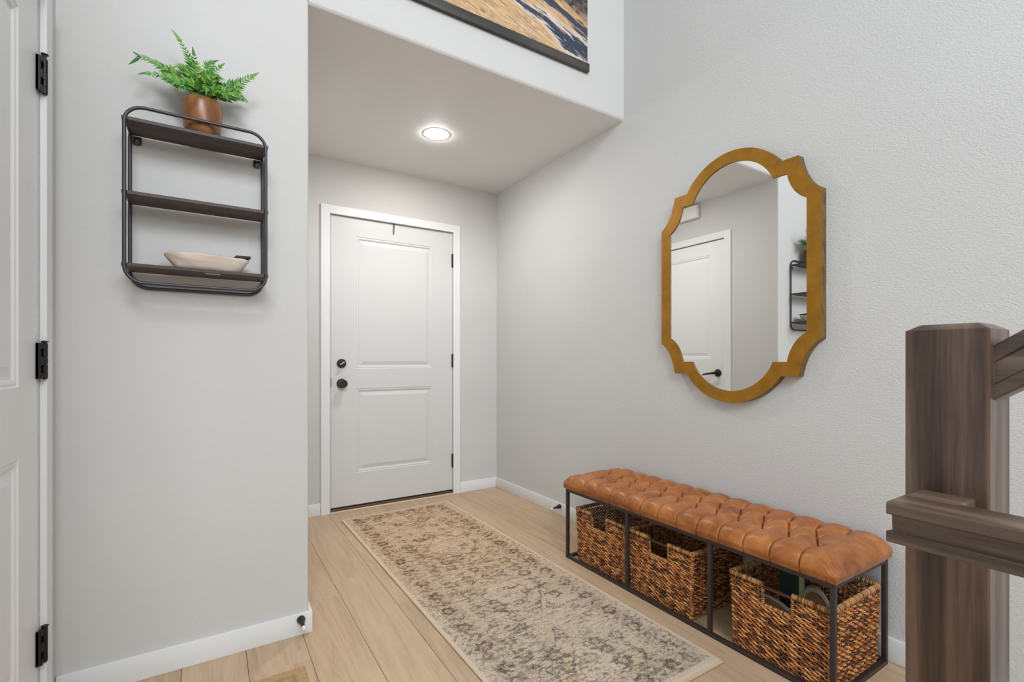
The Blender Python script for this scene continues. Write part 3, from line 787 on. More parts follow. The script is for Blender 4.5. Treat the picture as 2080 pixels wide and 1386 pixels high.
# ------------------------------------------------------------ door stops on the baseboards
def door_stop(loc, vec, label):
    t = thing('door_stop', loc, label, 'door stop', 'door stops on the baseboards')
    L = 0.078; q = Vector(vec).to_track_quat('Z', 'Y').to_matrix().to_4x4(); Mx = Matrix.Translation(loc) @ q
    bm = bmesh.new(); lathe(bm, [(0.0150, 0.0), (0.0148, 0.006), (0.0125, 0.014), (0.0085, 0.028), (0.0062, 0.042), (0.0056, 0.062)], 20)
    for v in bm.verts: v.co = Mx @ v.co
    part(fin('base', bm, M_bronze, smooth=True), t)
    bm = bmesh.new(); lathe(bm, [(0.0062, 0.060), (0.0080, 0.063), (0.0084, 0.072), (0.0066, 0.078)], 18)
    for v in bm.verts: v.co = Mx @ v.co
    part(fin('tip', bm, M_rubber, smooth=True), t)
door_stop((0.291, SY-BT, 0.060), (0, -1, -0.02), 'dark bronze door stop with white tip on baseboard below the wall shelf')
door_stop((RX-BT, 2.545, 0.062), (-1, 0.0, -0.10), 'dark bronze door stop with white tip on baseboard just beyond the bench')

# ------------------------------------------------------------ runner rug
t = thing('runner_rug', (1.11, 2.11, 0.0), 'long faded cream and brown patterned runner rug leading to the entry door', 'rug')
nu, nv = 370, 1000
U, V = np.meshgrid(np.linspace(0, 1, nu), np.linspace(0, 1, nv))
c00, c10, c11, c01 = np.array([0.752, 1.010]), np.array([1.494, 1.012]), np.array([1.476, 3.236]), np.array([0.722, 3.205])
Pxy = (c00*((1-U)*(1-V))[..., None]+c10*(U*(1-V))[..., None]+c11*(U*V)[..., None]+c01*((1-U)*V)[..., None])
x = U*0.755; y = V*2.21              # metres on the rug
wx = (fbm(x*34, y*34, 2, 3)-0.5)*0.022; wy = (fbm(x*34, y*34, 9, 3)-0.5)*0.022
X2, Y2 = x+wx, y+wy
xe = np.minimum(X2, 0.755-X2); ye = np.minimum(Y2, 2.21-Y2); e = np.minimum(xe, ye+0.022)
fine = fbm(x*230, y*330, 5, 2); strk = fbm(x*16, y*150, 12, 4); strk2 = fbm(x*28, y*95, 61, 3); big = fbm(x*4.5, y*3.5, 31, 3); blot = fbm(x*48, y*62, 51, 3); blot2 = fbm(x*85, y*110, 81, 3)
cool = sstep(1.55, 0.35, y)          # greyer near end, sandier far end
base = mixc(np.ones(x.shape+(3,))*np.array(lin((214, 187, 156))[:3]), (206, 189, 168), cool)
inkA = np.array(lin((98, 70, 50))[:3]); inkB = np.array(lin((92, 82, 76))[:3])
ink = inkA*(1-cool[..., None])+inkB*cool[..., None]
def lay(c, col, m): return c*(1-m[..., None])+col*m[..., None]
c = base
mid = mixc(np.ones_like(base), (182, 150, 120), np.ones_like(x)); mid = mixc(mid, (172, 152, 132), cool)
c = lay(c, mid, sstep(0.42, 0.62, strk)*0.38)
# field figures --------------------------------------------------
FX = (X2-0.3775)
per = 0.62; fy = (Y2+0.12) % per - per/2
dia = np.abs(FX)/0.19+np.abs(fy)/0.27
hexa = np.maximum(np.abs(FX)/0.17, np.abs(FX)/0.30+np.abs(fy)/0.20)
field = sstep(0.135, 0.145, xe)*sstep(0.10, 0.115, ye)
def line(dv, w_): return np.exp(-(dv/w_)**2)
gold = mixc(np.ones_like(base), (198, 168, 104), np.ones_like(x)); gold = mixc(gold, (196, 174, 132), cool)
rust = mixc(np.ones_like(base), (176, 128, 92), np.ones_like(x))
c = lay(c, gold, field*sstep(1.0, 0.94, dia)*sstep(0.45, 0.6, big)*0.42)
c = lay(c, gold, field*sstep(0.62, 0.70, fbm(x*9, y*14, 91, 2))*0.30)
c = lay(c, base*1.04, field*sstep(0.62, 0.58, dia)*0.8)
wear = sstep(0.36, 0.60, strk2)
c = lay(c, ink, field*np.clip(line(dia-1.0, 0.030)+line(dia-0.60, 0.03)*0.8+line(hexa-1.0, 0.03)*0.9, 0, 1)*(0.25+0.75*wear)*0.9)
# rosettes scattered on a lattice in the field
def ros(cx, cy, r, petals, ph=0):
    dx, dy = X2-cx, Y2-cy; rr = np.sqrt(dx*dx+dy*dy)/r; th = np.arctan2(dy, dx)
    return rr, sstep(1.05, 0.9, rr+0.16*np.cos(petals*th+ph))*sstep(0.36, 0.48, rr), sstep(0.30, 0.2, rr)
figs = np.zeros_like(x); cen = np.zeros_like(x)
random.seed(3)
for k in range(26):
    cy = 0.16+k*0.077; 
    for cx in (0.19, 0.285, 0.3775, 0.47, 0.565):
        jx, jy = random.uniform(-.012, .012), random.uniform(-.02, .02)
        if random.random() < 0.42: continue
        rr, f1, f2 = ros(cx+jx, cy+jy, random.uniform(0.022, 0.036), random.choice((4, 6, 8)), random.random()*6)
        figs = np.maximum(figs, f1*random.uniform(0.5, 1)); cen = np.maximum(cen, f2)
c = lay(c, ink, field*figs*sstep(0.26, 0.52, strk2+0.35*(blot-0.5))*0.90)
c = lay(c, rust, field*cen*0.6)
# horizontal abrash lines and dark patches
c = lay(c, ink, field*sstep(0.56, 0.68, strk)*sstep(0.44, 0.58, blot)*0.9)
c = lay(c, ink, field*sstep(0.58, 0.66, strk2)*sstep(0.46, 0.60, big)*0.5)
c = lay(c, base, field*sstep(0.62, 0.74, fbm(x*12, y*30, 111, 3))*0.5)
# border ----------------------------------------------------------
bord = sstep(0.052, 0.058, e)*sstep(0.132, 0.126, e)
along = np.where(xe < ye, Y2, X2); side_ = np.where(X2 < 0.3775, 0, 1)
pm = (along+side_*0.06) % 0.145; da = (pm-0.0725); db_ = (e-0.092)
rr = np.sqrt(da**2+db_**2)/0.031; th = np.arctan2(db_, da)
pet = sstep(1.12, 0.92, rr+0.14*np.cos(6*th))*sstep(0.34, 0.5, rr)
pm2 = (along+side_*0.06+0.0725) % 0.145-0.0725; rr2 = (np.abs(pm2)/0.026+np.abs(db_)/0.034)
pet2 = sstep(1.05, 0.9, rr2)*sstep(0.42, 0.55, rr2)
c = lay(c, mid, bord*0.35)
c = lay(c, ink, bord*np.clip(pet+pet2*0.7, 0, 1)*sstep(0.24, 0.50, strk2+0.55*(blot-0.5)+0.4*(blot2-0.5))*0.95)
c = lay(c, ink, bord*sstep(0.52, 0.66, blot)*0.45)
c = lay(c, rust, bord*sstep(0.34, 0.22, rr)*0.85)
c = lay(c, ink, (line(e-0.055, 0.0022)+line(e-0.130, 0.0022)+line(e-0.144, 0.0016)*.7)*wear*0.55)
c = lay(c, mid, sstep(0.052, 0.046, e)*sstep(0.45, 0.62, blot2)*0.55)
c = lay(c, mid, sstep(0.132, 0.136, e)*sstep(0.148, 0.142, e)*0.3)
# speckle of single knots
c = lay(c, mid*0.8, field*sstep(0.50, 0.62, fbm(x*55, y*260, 131, 3))*0.25)
c = lay(c, base*1.08, sstep(0.58, 0.70, fbm(x*70, y*300, 141, 3))*0.35)
c = lay(c, ink, sstep(0.014, 0.02, e)*sstep(0.58, 0.68, blot2)*0.42*(0.4+0.9*sstep(0.4, 0.6, big)))
c = lay(c, ink, sstep(0.58, 0.74, fine)*sstep(0.014, 0.02, e)*0.45)
c = lay(c, base*1.10, sstep(0.40, 0.26, fine)*0.42)
edge = np.minimum(np.minimum(x, 0.755-x), np.minimum(y, 2.21-y))
cream = np.ones_like(base)*np.array(lin((218, 196, 168))[:3]); cream = mixc(cream, (210, 194, 176), cool)
c = lay(c, cream, sstep(0.014, 0.011, edge)); c = lay(c, cream, sstep(0.030, 0.026, y)*0.9)
c = lay(c, gold, sstep(0.004, 0.002, np.abs(y-0.020))*sstep(0.5, 0.51, (x*110) % 1.0)*0.8)
zz = 0.0068+0.0012*sstep(0.0, 0.01, edge)+0.0006*(fine-0.5)
P = np.concatenate([Pxy, zz[..., None]], -1)
o = grid_mesh('pile', P, np.clip(c*1.04, 0, 1), M_rug); part(o, t)
# edge skirt: serged binding
bm = bmesh.new(); cs = [c00, c10, c11, c01]; cc_ = sum(cs)/4
loop = []
for k in range(4):
    a, b2 = cs[k], cs[(k+1) % 4]
    for i in range(40): loop.append(a+(b2-a)*i/40)
pts = [(p[0], p[1], 0.0042) for p in loop]
tube(bm, pts, 0.0033, 8, closed=True); part(fin('edge_binding', bm, M_binding, smooth=True), t)
# fringe of short loops on the near end
bm = bmesh.new()
for i in range(185):
    s = (i+0.5)/185; p = c00+(c10-c00)*s
    tube(bm, [(p[0], p[1], 0.006), (p[0], p[1]-0.005, 0.005), (p[0]+random.uniform(-.001, .001), p[1]-0.009, 0.002)], 0.0019, 5)
o = part(fin('fringe', bm, M_binding, smooth=True), t); o['kind'] = 'stuff'

# ------------------------------------------------------------ jute mat at the left door
t = thing('door_mat', (0.0, 1.45, 0.0), 'tan jute mat with a raised border, only its corner visible at the bottom edge', 'door mat')
mx0, mx1, my0, my1 = -0.36, 0.272, 1.10, 1.750
nx_, ny_ = 150, 150
Xm, Ym = np.meshgrid(np.linspace(mx0, mx1, nx_), np.linspace(my0, my1, ny_))
ed = np.minimum(np.minimum(Xm-mx0, mx1-Xm), np.minimum(Ym-my0, my1-Ym))
zz = 0.008*sstep(0, 0.006, ed)+0.0008*fbm(Xm*180, Ym*180, 3, 2)-0.004*np.exp(-((ed-0.040)/0.004)**2)
rrm = np.sqrt(((Xm+0.04) % 0.16-0.08)**2+((Ym-0.02) % 0.16-0.08)**2)
zz -= 0.003*np.exp(-((rrm-0.05)/0.005)**2)*(ed > 0.05)
zz = np.maximum(zz, 0.0005)
cm = np.ones(Xm.shape+(3,))*np.array(lin((190, 156, 114))[:3])
cm = mixc(cm, (150, 116, 78), np.exp(-((ed-0.040)/0.006)**2)*0.7); cm = mixc(cm, (166, 134, 94), sstep(0.45, 0.65, fbm(Xm*160, Ym*160, 8, 2))*0.6)
part(grid_mesh('mat_pile', np.stack([Xm, Ym, zz], -1), cm, M_rug), t)

# ------------------------------------------------------------ storage bench
BX0, BX1, BY0, BY1, BZ = 1.592, 1.968, 0.6985, 1.989, 0.366
t = thing('storage_bench', ((BX0+BX1)/2, (BY0+BY1)/2, 0), 'long bench with tan tufted leather cushion on a dark metal frame against the wall', 'bench')
TB = 0.0155
def bar(name, a, b2): return part(boxobj(name, a, b2, M_benchmetal, None, 0.0012, 2), t)
for zz0, zz1, nm in ((0.0, TB, 'bottom_rail'), (BZ-TB, BZ, 'top_rail')):
    for x0 in (BX0, BX1-TB): bar(nm, (x0, BY0, zz0), (x0+TB, BY1, zz1))
    for y0 in (BY0, BY1-TB): bar(nm, (BX0+TB, y0, zz0), (BX1-TB, y0+TB, zz1))
for y0 in (BY0, BY1-TB, 1.5468, 1.1222):
    for x0 in (BX0, BX1-TB): bar('leg', (x0, y0, TB), (x0+TB, y0+TB, BZ-TB))
for y0 in (1.5468, 1.1222): bar('top_rail', (BX0+TB, y0, BZ-TB), (BX1-TB, y0+TB, BZ))
part(boxobj('cushion_board', (BX0+0.004, BY0+0.004, BZ), (BX1-0.004, BY1-0.004, BZ+0.008), M_black, None), t)
# tufted cushion
CX0, CX1, CY0, CY1 = 1.577, 1.988, 0.682, 2.010
rows = [(1.700, [0.797+0.0950*k for k in range(13)]), (1.792, [0.8445+0.0950*k for k in range(12)]), (1.884, [0.797+0.0950*k for k in range(13)])]
segs = []; btn = []
for i, (bx, ys) in enumerate(rows):
    for yv in ys: btn.append((bx, yv))
for yv in rows[0][1]: segs.append(((rows[0][0], yv), (CX0-0.02, yv+0.002)))
for yv in rows[2][1]: segs.append(((rows[2][0], yv), (CX1+0.02, yv)))
for (ra, rb) in ((0, 1), (2, 1)):
    for ya in rows[ra][1]:
        for yb in rows[rb][1]:
            if abs(ya-yb) < 0.06: segs.append(((rows[ra][0], ya), (rows[rb][0], yb)))
def cluster(a, b2, n, r):   # denser near the rounded ends
    s = np.linspace(-1, 1, n); k = 0.5
    s = np.sign(s)*(1-(1-np.abs(s))**1.0)
    L = (b2-a)/2; g = np.linspace(-1, 1, n)
    dens = 1.0+3.2*np.exp(-((1-np.abs(g))*L/(r*0.35))**2*0.5)+1.8*np.exp(-(1-np.abs(g))*L/r)
    w_ = 1/dens; cum = np.concatenate([[0], np.cumsum((w_[1:]+w_[:-1])/2)]); cum = cum/cum[-1]*2-1
    return (a+b2)/2+cum*L
gx = cluster(CX0, CX1, 250, 0.05); gy = cluster(CY0, CY1, 980, 0.05)
GX, GY = np.meshgrid(gx, gy)
dseg = np.full(GX.shape, 9.0); 
for (p, q) in segs:
    px, py = p; qx, qy = q; vx, vy = qx-px, qy-py; L2 = vx*vx+vy*vy
    ia = (gy > min(py, qy)-0.09) & (gy < max(py, qy)+0.09); idx = np.where(ia)[0]
    if len(idx) == 0: continue
    sl = slice(idx[0], idx[-1]+1)
    s = np.clip(((GX[sl]-px)*vx+(GY[sl]-py)*vy)/L2, 0, 1)
    dd = np.hypot(GX[sl]-px-s*vx, GY[sl]-py-s*vy)
    dseg[sl] = np.minimum(dseg[sl], dd)
dbt = np.full(GX.shape, 9.0)
for (px, py) in btn:
    idx = np.where(np.abs(gy-py) < 0.12)[0]; sl = slice(idx[0], idx[-1]+1)
    dbt[sl] = np.minimum(dbt[sl], np.hypot(GX[sl]-px, GY[sl]-py))
HCU = 0.078
def edgef(d, r, p): return (1-(1-np.clip(d/r, 0, 1))**p)**(1/p)
dx_ = np.minimum(GX-CX0, CX1-GX); dy_ = np.minimum(GY-CY0, CY1-GY)
prof_ = edgef(dx_, 0.060, 2.6)*edgef(dy_, 0.085, 2.2)
puff = 1-np.exp(-dseg/0.020)
zt = HCU*prof_*(0.83+0.17*puff) - 0.0105*np.exp(-(dseg/0.0019)**2)*np.clip(prof_*3, 0, 1)
zt -= 0.026*np.exp(-(dbt/0.017)**1.5)
zt += 0.0022*(fbm(GX*22, GY*22, 4, 3)-0.5)*prof_
# soft radial wrinkles around buttons and near-end corner gathers
dc = np.hypot(GX-CX0, GY-CY0); th = np.arctan2(GY-CY0, GX-CX0)
zt += 0.0016*np.sin(th*26+3*vnoise(GX*40, GY*40, 2))*np.exp(-((dc-0.035)/0.03)**2)
dc2 = np.hypot(GX-CX0, GY-CY1); zt += 0.0014*np.sin(np.arctan2(CY1-GY, GX-CX0)*22)*np.exp(-((dc2-0.03)/0.025)**2)
# pull the folds inward on the vertical faces, and tuck the skirt under
inx = 0.0095*np.exp(-(dseg/0.0021)**2)*np.clip(1-dx_/0.04, 0, 1)*np.where(GX < 1.78, 1, -1)*(dy_ > 0.07)
tuck = 0.010*(1-sstep(0, 0.35, prof_))
GXo = GX+inx+tuck*np.where(GX < 1.78, 1, -1)*(dx_ < 0.03)*1.0
GYo = GY+tuck*np.where(GY < 1.3, 1, -1)*(dy_ < 0.03)*1.0
P = np.stack([GXo, GYo, BZ+0.001+np.maximum(zt, 0)], -1)
cu = grid_mesh('cushion', P, None, M_leather); part(cu, t)
bmb = bmesh.new(); lathe(bmb, [(0.0075, -0.001), (0.0078, 0.0012), (0.006, 0.003), (0.002, 0.0038)], 14)
bme = bpy.data.meshes.new('button'); bmb.to_mesh(bme); bmb.free(); bme.materials.append(M_leather)
for p in bme.polygons: p.use_smooth = True
for (px, py) in btn:
    o = bpy.data.objects.new('button', bme); C.objects.link(o); o.parent = cu
    o.location = (px, py, BZ+0.001+HCU*0.80-0.026-0.0045)

# ------------------------------------------------------------ wicker baskets
BWX, BWY, BHH = 0.330, 0.335, 0.272      # depth, width, height
def basket_meshes(seed):
    rnd = np.random.RandomState(seed)
    verts = []; faces = []
    def add_tubes(centers, frames_n, frames_b, rad):   # centers (M,K,3) n,b (M,K,3) rad (M,K)
        nonlocal verts, faces
        M_, K = centers.shape[:2]; S = 6
        ang = np.arange(S)*2*np.pi/S
        v = centers[:, :, None, :]+rad[:, :, None, None]*(np.cos(ang)[None, None, :, None]*frames_n[:, :, None, :]+np.sin(ang)[None, None, :, None]*frames_b[:, :, None, :])
        base = sum(len(a) for a in verts)
        verts.append(v.reshape(-1, 3))
        idx = base+np.arange(M_*K*S).reshape(M_, K, S)
        a = idx[:, :-1, :]; b2 = idx[:, 1:, :]
        q = np.stack([a, np.roll(a, -1, 2), np.roll(b2, -1, 2), b2], -1).reshape(-1, 4)
        faces.append(q)
        # caps as quads pairs (hexagon -> 2 quads)
        for ringi, fl in ((0, 1), (K-1, 0)):
            r = idx[:, ringi, :]
            q1 = r[:, [0, 1, 2, 3]]; q2 = r[:, [0, 3, 4, 5]]
            faces.append(q1); faces.append(q2)
    taper = lambda z: 0.955+0.045*z/BHH
    rows = np.arange(0.012, BHH-0.018, 0.0079); pitch = 0.0144
    # four sides: (origin dir) front x- face along y, near y- face along x, etc.
    sides = [(np.array([0, 1, 0.]), np.array([-1, 0, 0.]), BWY, BWX/2, 'front'), (np.array([0, 1, 0.]), np.array([1, 0, 0.]), BWY, BWX/2, 'back'),
             (np.array([1, 0, 0.]), np.array([0, -1, 0.]), BWX, BWY/2, 'near'), (np.array([1, 0, 0.]), np.array([0, 1, 0.]), BWX, BWY/2, 'far')]
    cen = []; nn = []; bb = []; rad = []
    for (d, nrm, Wd, off, nm) in sides:
        ns = int(round(Wd/pitch)); openw = nm in ('near', 'far')
        for k, z in enumerate(rows):
            tp = taper(z)
            for j in range(ns+1):
                over = (j+k) % 2 == 0
                u = (-Wd/2+Wd*j/ns)
                # handle opening on front and back
                if nm in ('front', 'back') and abs(u) < 0.052 and z > BHH-0.078: continue
                u = u+rnd.uniform(-.0015, .0015); zc = z+rnd.uniform(-.0011, .0011)
                L = pitch*(2.05 if over else 1.3)*rnd.uniform(0.9, 1.12)
                amp = 0.0042 if over else -0.0042
                r0 = (0.0034 if not openw else 0.0026)*rnd.uniform(0.82, 1.15)
                s = np.linspace(-1, 1, 5); slant = (-0.0034 if nm in ('front', 'back') else 0.0012)*(1 if over else -1)
                # the front weave slants downward toward the near end (-y)
                bul = amp*np.cos(s*np.pi/2)+(0.0006 if over else -0.0006)
                uu = np.clip(u+s*L/2, -Wd/2-0.001, Wd/2+0.001)
                c_ = d[None, :]*(uu*tp)[:, None]+nrm[None, :]*(off*tp+bul)[:, None]+np.array([0, 0, 1.])[None, :]*(zc-slant*s*(1 if nm in ('front', 'back') else 1))[:, None]
                cen.append(c_); nn.append(np.tile(nrm, (5, 1))); bb.append(np.tile(np.array([0, 0, 1.]), (5, 1))); rad.append(r0*np.array([0.55, 0.95, 1.1, 0.95, 0.55]))
    add_tubes(np.array(cen), np.array(nn), np.array(bb), np.array(rad))
    # stakes
    cen = []; nn = []; bb = []; rad = []
    for (d, nrm, Wd, off, nm) in sides:
        ns = int(round(Wd/pitch))
        for j in range(ns+1):
            u = -Wd/2+Wd*j/ns; zt_ = BHH-0.006
            if nm in ('front', 'back') and abs(u) < 0.050: zt_ = BHH-0.078
            zz_ = np.linspace(0.004, zt_, 5); tp = taper(zz_)
            c_ = d[None, :]*(u*tp)[:, None]+nrm[None, :]*(off*tp)[:, None]+np.array([0, 0, 1.])[None, :]*zz_[:, None]
            cen.append(c_); nn.append(np.tile(nrm, (5, 1))); bb.append(np.tile(d, (5, 1))); rad.append(np.full(5, 0.0022))
    add_tubes(np.array(cen), np.array(nn), np.array(bb), np.array(rad))
    # short braid loops round the corners
    cen = []; nn = []; bb = []; rad = []
    for sx in (-1, 1):
        for sy_ in (-1, 1):
            for k, z in enumerate(rows):
                tp = taper(z); cx, cy = sx*BWX/2*tp, sy_*BWY/2*tp
                zc = z+rnd.uniform(-.001, .001); rr = 0.0036*rnd.uniform(.8, 1.2)
                a = np.linspace(0, 1, 5)
                px_ = np.where(a < .5, cx-sx*0.012*(1-2*a), cx+0*a)+sx*0.003; py_ = np.where(a > .5, cy-sy_*0.012*(2*a-1), cy+0*a)+sy_*0.003
                px_ -= sx*0.003*np.exp(-((a-.5)/.25)**2); py_ -= sy_*0.003*np.exp(-((a-.5)/.25)**2)
                c_ = np.stack([px_, py_, np.full(5, zc)], 1)
                n_ = np.tile(np.array([sx, sy_, 0])/math.sqrt(2), (5, 1))
                cen.append(c_); nn.append(n_); bb.append(np.tile(np.array([0, 0, 1.]), (5, 1))); rad.append(rr*np.array([.6, 1, 1, 1, .6]))
    add_tubes(np.array(cen), np.array(nn), np.array(bb), np.array(rad))
    def mk(name, verts, faces, mat):
        v = np.concatenate(verts); f = np.concatenate(faces).astype(np.int32)
        me = bpy.data.meshes.new(name); me.vertices.add(len(v)); me.vertices.foreach_set('co', v.ravel().astype(np.float32))
        me.loops.add(f.size); me.loops.foreach_set('vertex_index', f.ravel()); me.polygons.add(len(f)); me.polygons.foreach_set('loop_start', np.arange(0, f.size, 4, dtype=np.int32))
        me.update(calc_edges=True); me.polygons.foreach_set('use_smooth', np.ones(len(f), bool)); me.materials.append(mat); return me
    weave = mk('woven_body', verts, faces, M_wicker)
    # rim: coils wrapped round the top edge and under the handle opening
    verts = []; faces = []; cen = []; nn = []; bb = []; rad = []
    def wrap(p0, p1, rr, pitch_=0.0056, thick=0.0030):
        p0, p1 = np.array(p0, float), np.array(p1, float); L = np.linalg.norm(p1-p0); d = (p1-p0)/L; k = int(L/pitch_)
        up = np.array([0, 0, 1.]) if abs(d[2]) < 0.9 else np.array([1.0, 0, 0]); sd = np.cross(d, up)
        for i in range(k):
            s = (i+0.5)/k; c0 = p0+(p1-p0)*s
            a = np.linspace(0, 2*np.pi, 9); jr = rr*rnd.uniform(.92, 1.1); tl = rnd.uniform(-.25, .25)*thick*2
            ring = c0+np.cos(a)[:, None]*up*jr+np.sin(a)[:, None]*sd*jr+np.sin(a)[:, None]*d*tl
            nr = np.cos(a)[:, None]*up+np.sin(a)[:, None]*sd
            cen.append(ring); nn.append(nr); bb.append(np.tile(d, (9, 1))); rad.append(np.full(9, thick*rnd.uniform(.85, 1.1)))
    zt_ = BHH-0.004; hx, hy = BWX/2, BWY/2
    for sx in (-1, 1):
        wrap((sx*hx, -hy, zt_), (sx*hx, -0.048, zt_), 0.0070); wrap((sx*hx, 0.048, zt_), (sx*hx, hy, zt_), 0.0070)
        wrap((sx*hx*0.985, -0.052, BHH-0.074), (sx*hx*0.985, 0.052, BHH-0.074), 0.0045)
    for sx in (-1, 1):
        for e_ in (-1, 1): wrap((sx*hx*0.99, e_*0.050, BHH-0.076), (sx*hx, e_*0.050, zt_), 0.0040, 0.0062, 0.0026)
    for sy_ in (-1, 1): wrap((-hx, sy_*hy, zt_), (hx, sy_*hy, zt_), 0.0070)
    for sx in (-1, 1): wrap((-hx*0.95, sx*hy*0.955, 0.006), (hx*.95, sx*hy*0.955, 0.006), 0.0035, 0.012, 0.0035); wrap((sx*hx*.955, -hy*.95, 0.006), (sx*hx*.955, hy*.95, 0.006), 0.0035, 0.012, 0.0035)
    add_tubes(np.array(cen), np.array(nn), np.array(bb), np.array(rad))
    rim = mk('rim_wrap', verts, faces, M_rim)
    bm = bmesh.new(); box(bm, (-hx*.945, -hy*.945, 0.002), (hx*.945, hy*.945, 0.010))
    bs = bpy.data.meshes.new('basket_bottom'); bm.to_mesh(bs); bm.free(); bs.materials.append(M_wickerdark)
    bm = bmesh.new(); tube(bm, [(0, -0.062, 0), (0, 0.062, 0)], 0.0062, 12)
    hd = bpy.data.meshes.new('handle'); bm.to_mesh(hd); bm.free(); hd.materials.append(M_rod)
    for p in hd.polygons: p.use_smooth = True
    return weave, rim, bs, hd
sets = [basket_meshes(1), basket_meshes(2)]
def basket(cx, cy, ms, label, rz=0.0):
    t = thing('wicker_basket', (cx, cy, 0.001), label, 'basket', 'wicker baskets stored under the bench')
    t.rotation_euler = (0, 0, rz)
    for me, nm in zip(ms[:3], ('woven_body', 'rim_wrap', 'basket_bottom')):
        o = bpy.data.objects.new(nm, me); C.objects.link(o); o.parent = t
        if nm != 'basket_bottom': o['kind'] = 'stuff'
    for sx in (-1, 1):
        o = bpy.data.objects.new('handle', ms[3]); C.objects.link(o); o.parent = t; o.location = (sx*BWX/2, 0, BHH-0.011)
    return t
basket(1.779, 0.8845, sets[0], 'brown woven wicker basket holding slippers, at the near end under the bench')
basket(1.786, 1.3930, sets[1], 'empty brown woven wicker basket in the middle bay under the bench')
basket(1.788, 1.7660, sets[0], 'brown woven wicker basket in the far bay of the bench, nearest the entry door', R_(0.8))

# slippers and board in the near basket
def slipper(loc, fwd, up, label, foot):
    t = thing('slipper', loc, label, 'slipper', 'slippers in the near basket')
    def outline(s=1.0, grow=0.0):
        pts = []
        for i in range(32):
            a = 2*math.pi*i/32; y = 0.125*math.sin(a); wdt = 0.040+0.010*math.sin(a)-0.006*math.exp(-((y+0.02)/0.04)**2)
            pts.append(((wdt+grow)*math.cos(a)*s, (y*(1+grow/0.12))*s))
        return pts
    f_ = Vector(fwd).normalized(); u_ = Vector(up); u_ = (u_-f_*u_.dot(f_)).normalized(); r_ = f_.cross(u_)
    Mx = Matrix.Translation(loc) @ Matrix(((r_.x, f_.x, u_.x, 0), (r_.y, f_.y, u_.y, 0), (r_.z, f_.z, u_.z, 0), (0, 0, 0, 1)))
    bm = bmesh.new(); prism(bm, outline(1, 0.0), 2, -0.011, 0.0)
    Ao, Ai, Bo, Bi = [], [], [], []
    for (po, pi_) in zip(outline(1, 0.003), outline(0.91)):
        Ao.append(bm.verts.new((po[0], po[1], -0.013))); Bo.append(bm.verts.new((po[0], po[1], 0.005))); Bi.append(bm.verts.new((pi_[0], pi_[1], 0.005))); Ai.append(bm.verts.new((pi_[0], pi_[1], -0.001)))
    for i in range(32):
        j = (i+1) % 32
        bm.faces.new((Ao[i], Ao[j], Bo[j], Bo[i])); bm.faces.new((Bo[i], Bo[j], Bi[j], Bi[i])); bm.faces.new((Bi[i], Bi[j], Ai[j], Ai[i]))
    for v in bm.verts: v.co = Mx @ v.co
    part(fin('sole', bm, M_greige), t)
    bm = bmesh.new(); prism(bm, outline(0.905), 2, 0.0, 0.002)
    for v in bm.verts: v.co = Mx @ v.co
    part(fin('footbed', bm, M_tan), t)
    # strap band over the foot
    bm = bmesh.new(); prev = None
    for i in range(13):
        a = math.pi*i/12; x_, z_ = 0.047*math.cos(a), 0.028*math.sin(a)
        r = [bm.verts.new(Mx @ Vector((x_*k, yy, z_*k-0.006))) for k in (1.0, 1.05) for yy in (-0.085, -0.02)]
        if prev:
            for (p, q2) in ((0, 1), (1, 3), (3, 2), (2, 0)): bm.faces.new((prev[p], prev[q2], r[q2], r[p]))
        prev = r
    part(fin('strap', bm, foot, smooth=True), t)
slipper((1.748, 0.815, 0.150), (-0.20, 0.10, 1.0), (-1, -0.35, 0.0), 'tan slipper with pale rim standing upright in the near basket', M_navy)
slipper((1.672, 0.895, 0.152), (0, 1.0, 0.22), (-1, 0, 0.25), 'tan slipper with navy band lying behind the handle opening of near basket', M_navy)
t = thing('folded_tote', (1.80, 0.93, 0.012), 'dark green upright folded item with pale edge in the near basket', 'folded bag')
bm = bmesh.new()
box(bm, (1.792, 0.905, 0.014), (1.806, 0.975, 0.345), 0.004, 2); part(fin('panel', bm, M_green), t)
bm = bmesh.new(); box(bm, (1.790, 0.890, 0.014), (1.806, 0.9045, 0.346), 0.002, 1); part(fin('pale_edge', bm, M_pale), t)

# ------------------------------------------------------------ newel post and stair rails
t = thing('stair_railing', (0.892, 0.2365, 0.0), 'dark brown stained newel post with its two handrails at right foreground', 'railing')
NX0, NX1, NY0, NY1, NZ = 0.848, 0.937, 0.192, 0.281, 1.0925
bm = bmesh.new()
r0 = 0.0025; ins = 0.0125; sh = 1.0845
def sq(x0, x1, y0, y1, z, c=0.0022):
    return [bm.verts.new(p) for p in ((x0+c, y0, z), (x1-c, y0, z), (x1, y0+c, z), (x1, y1-c, z), (x1-c, y1, z), (x0+c, y1, z), (x0, y1-c, z), (x0, y0+c, z))]
lv_ = [sq(NX0, NX1, NY0, NY1, 0.0), sq(NX0, NX1, NY0, NY1, sh-0.001), sq(NX0+.0006, NX1-.0006, NY0+.0006, NY1-.0006, sh), sq(NX0+ins, NX1-ins, NY0+ins, NY1-ins, NZ-0.0004), sq(NX0+ins+.001, NX1-ins-.001, NY0+ins+.001, NY1-ins-.001, NZ)]
for a, b2 in zip(lv_[:-1], lv_[1:]):
    for i in range(8): bm.faces.new((a[i], a[(i+1) % 8], b2[(i+1) % 8], b2[i]))
bm.faces.new(lv_[0]); bm.faces.new(lv_[-1])
part(fin('newel_post', bm, M_newel), t)
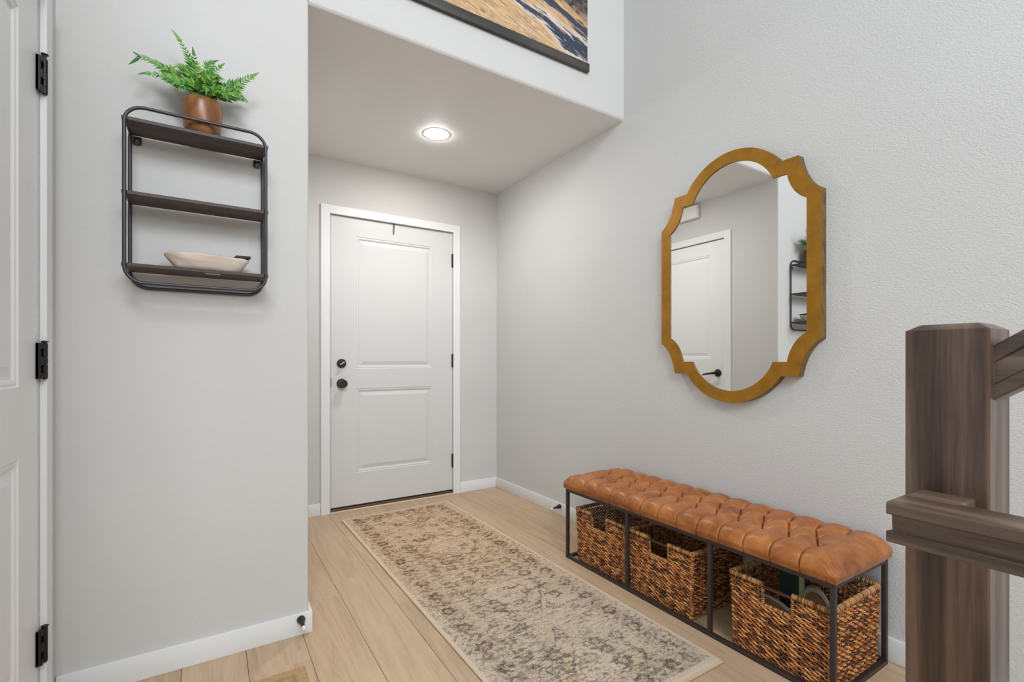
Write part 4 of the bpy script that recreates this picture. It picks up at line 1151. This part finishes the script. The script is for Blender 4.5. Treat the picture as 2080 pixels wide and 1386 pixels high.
def rail_prof(w_, h, dz):   # profile (offset across, offset up) top at 0
    a = w_/2; n_ = a-0.005; c_ = 0.0025
    return [(-a+c_, 0), (a-c_, 0), (a, -c_), (a, -0.0145), (a-0.001, -0.0155), (n_, -0.0165), (n_-0.001, -0.0355), (a-0.001, -0.037), (a, -0.038), (a, -h+c_), (a-c_, -h), (-a+c_, -h), (-a, -h+c_), (-a, -0.038), (-a+0.001, -0.037), (-n_+0.001, -0.0355), (-n_, -0.0165), (-a+0.001, -0.0155), (-a, -0.0145), (-a, -c_)]
# level rail along y, mitred return block into the newel
bm = bmesh.new(); pr_ = rail_prof(0.066, 0.0515, 0)
YE = 0.263; XC = 0.7346+0.033
A = [bm.verts.new((XC+p[0], YE-(0.0045 if abs(p[0]) < 0.0285 and -0.036 < p[1] < -0.016 else 0), 0.8605+p[1])) for p in pr_]; B = [bm.verts.new((XC+p[0], -0.75, 0.8605+p[1])) for p in pr_]
for i in range(len(pr_)): bm.faces.new((A[i], A[(i+1) % len(pr_)], B[(i+1) % len(pr_)], B[i]))
bm.faces.new(A); bm.faces.new(B)
lr = part(fin('level_handrail', bm, M_rail), t)
bm = bmesh.new()
YC = YE-0.0290
pr2 = rail_prof(0.0575, 0.0515, 0)
A = [bm.verts.new((XC+0.02, YC+p[0], 0.8608+p[1])) for p in pr2]; B = [bm.verts.new((NX0+0.002, YC+p[0], 0.8608+p[1])) for p in pr2]
for i in range(len(pr2)): bm.faces.new((A[i], A[(i+1) % len(pr2)], B[(i+1) % len(pr2)], B[i]))
bm.faces.new(A); bm.faces.new(B)
part(fin('rail_return', bm, M_rail), t)
# rising stair rail on the near face of the newel
bm = bmesh.new(); sl = 0.72; XR = 0.8925
A = [bm.verts.new((XR+p[0]*0.88, NY0+0.002, 1.0605+p[1]*1.40)) for p in pr_]; B = [bm.verts.new((XR+p[0]*0.88, -0.75, 1.0605+sl*(NY0+0.75)+p[1]*1.40)) for p in pr_]
for i in range(len(pr_)): bm.faces.new((A[i], A[(i+1) % len(pr_)], B[(i+1) % len(pr_)], B[i]))
bm.faces.new(A); bm.faces.new(B)
part(fin('stair_handrail', bm, M_rail), t)
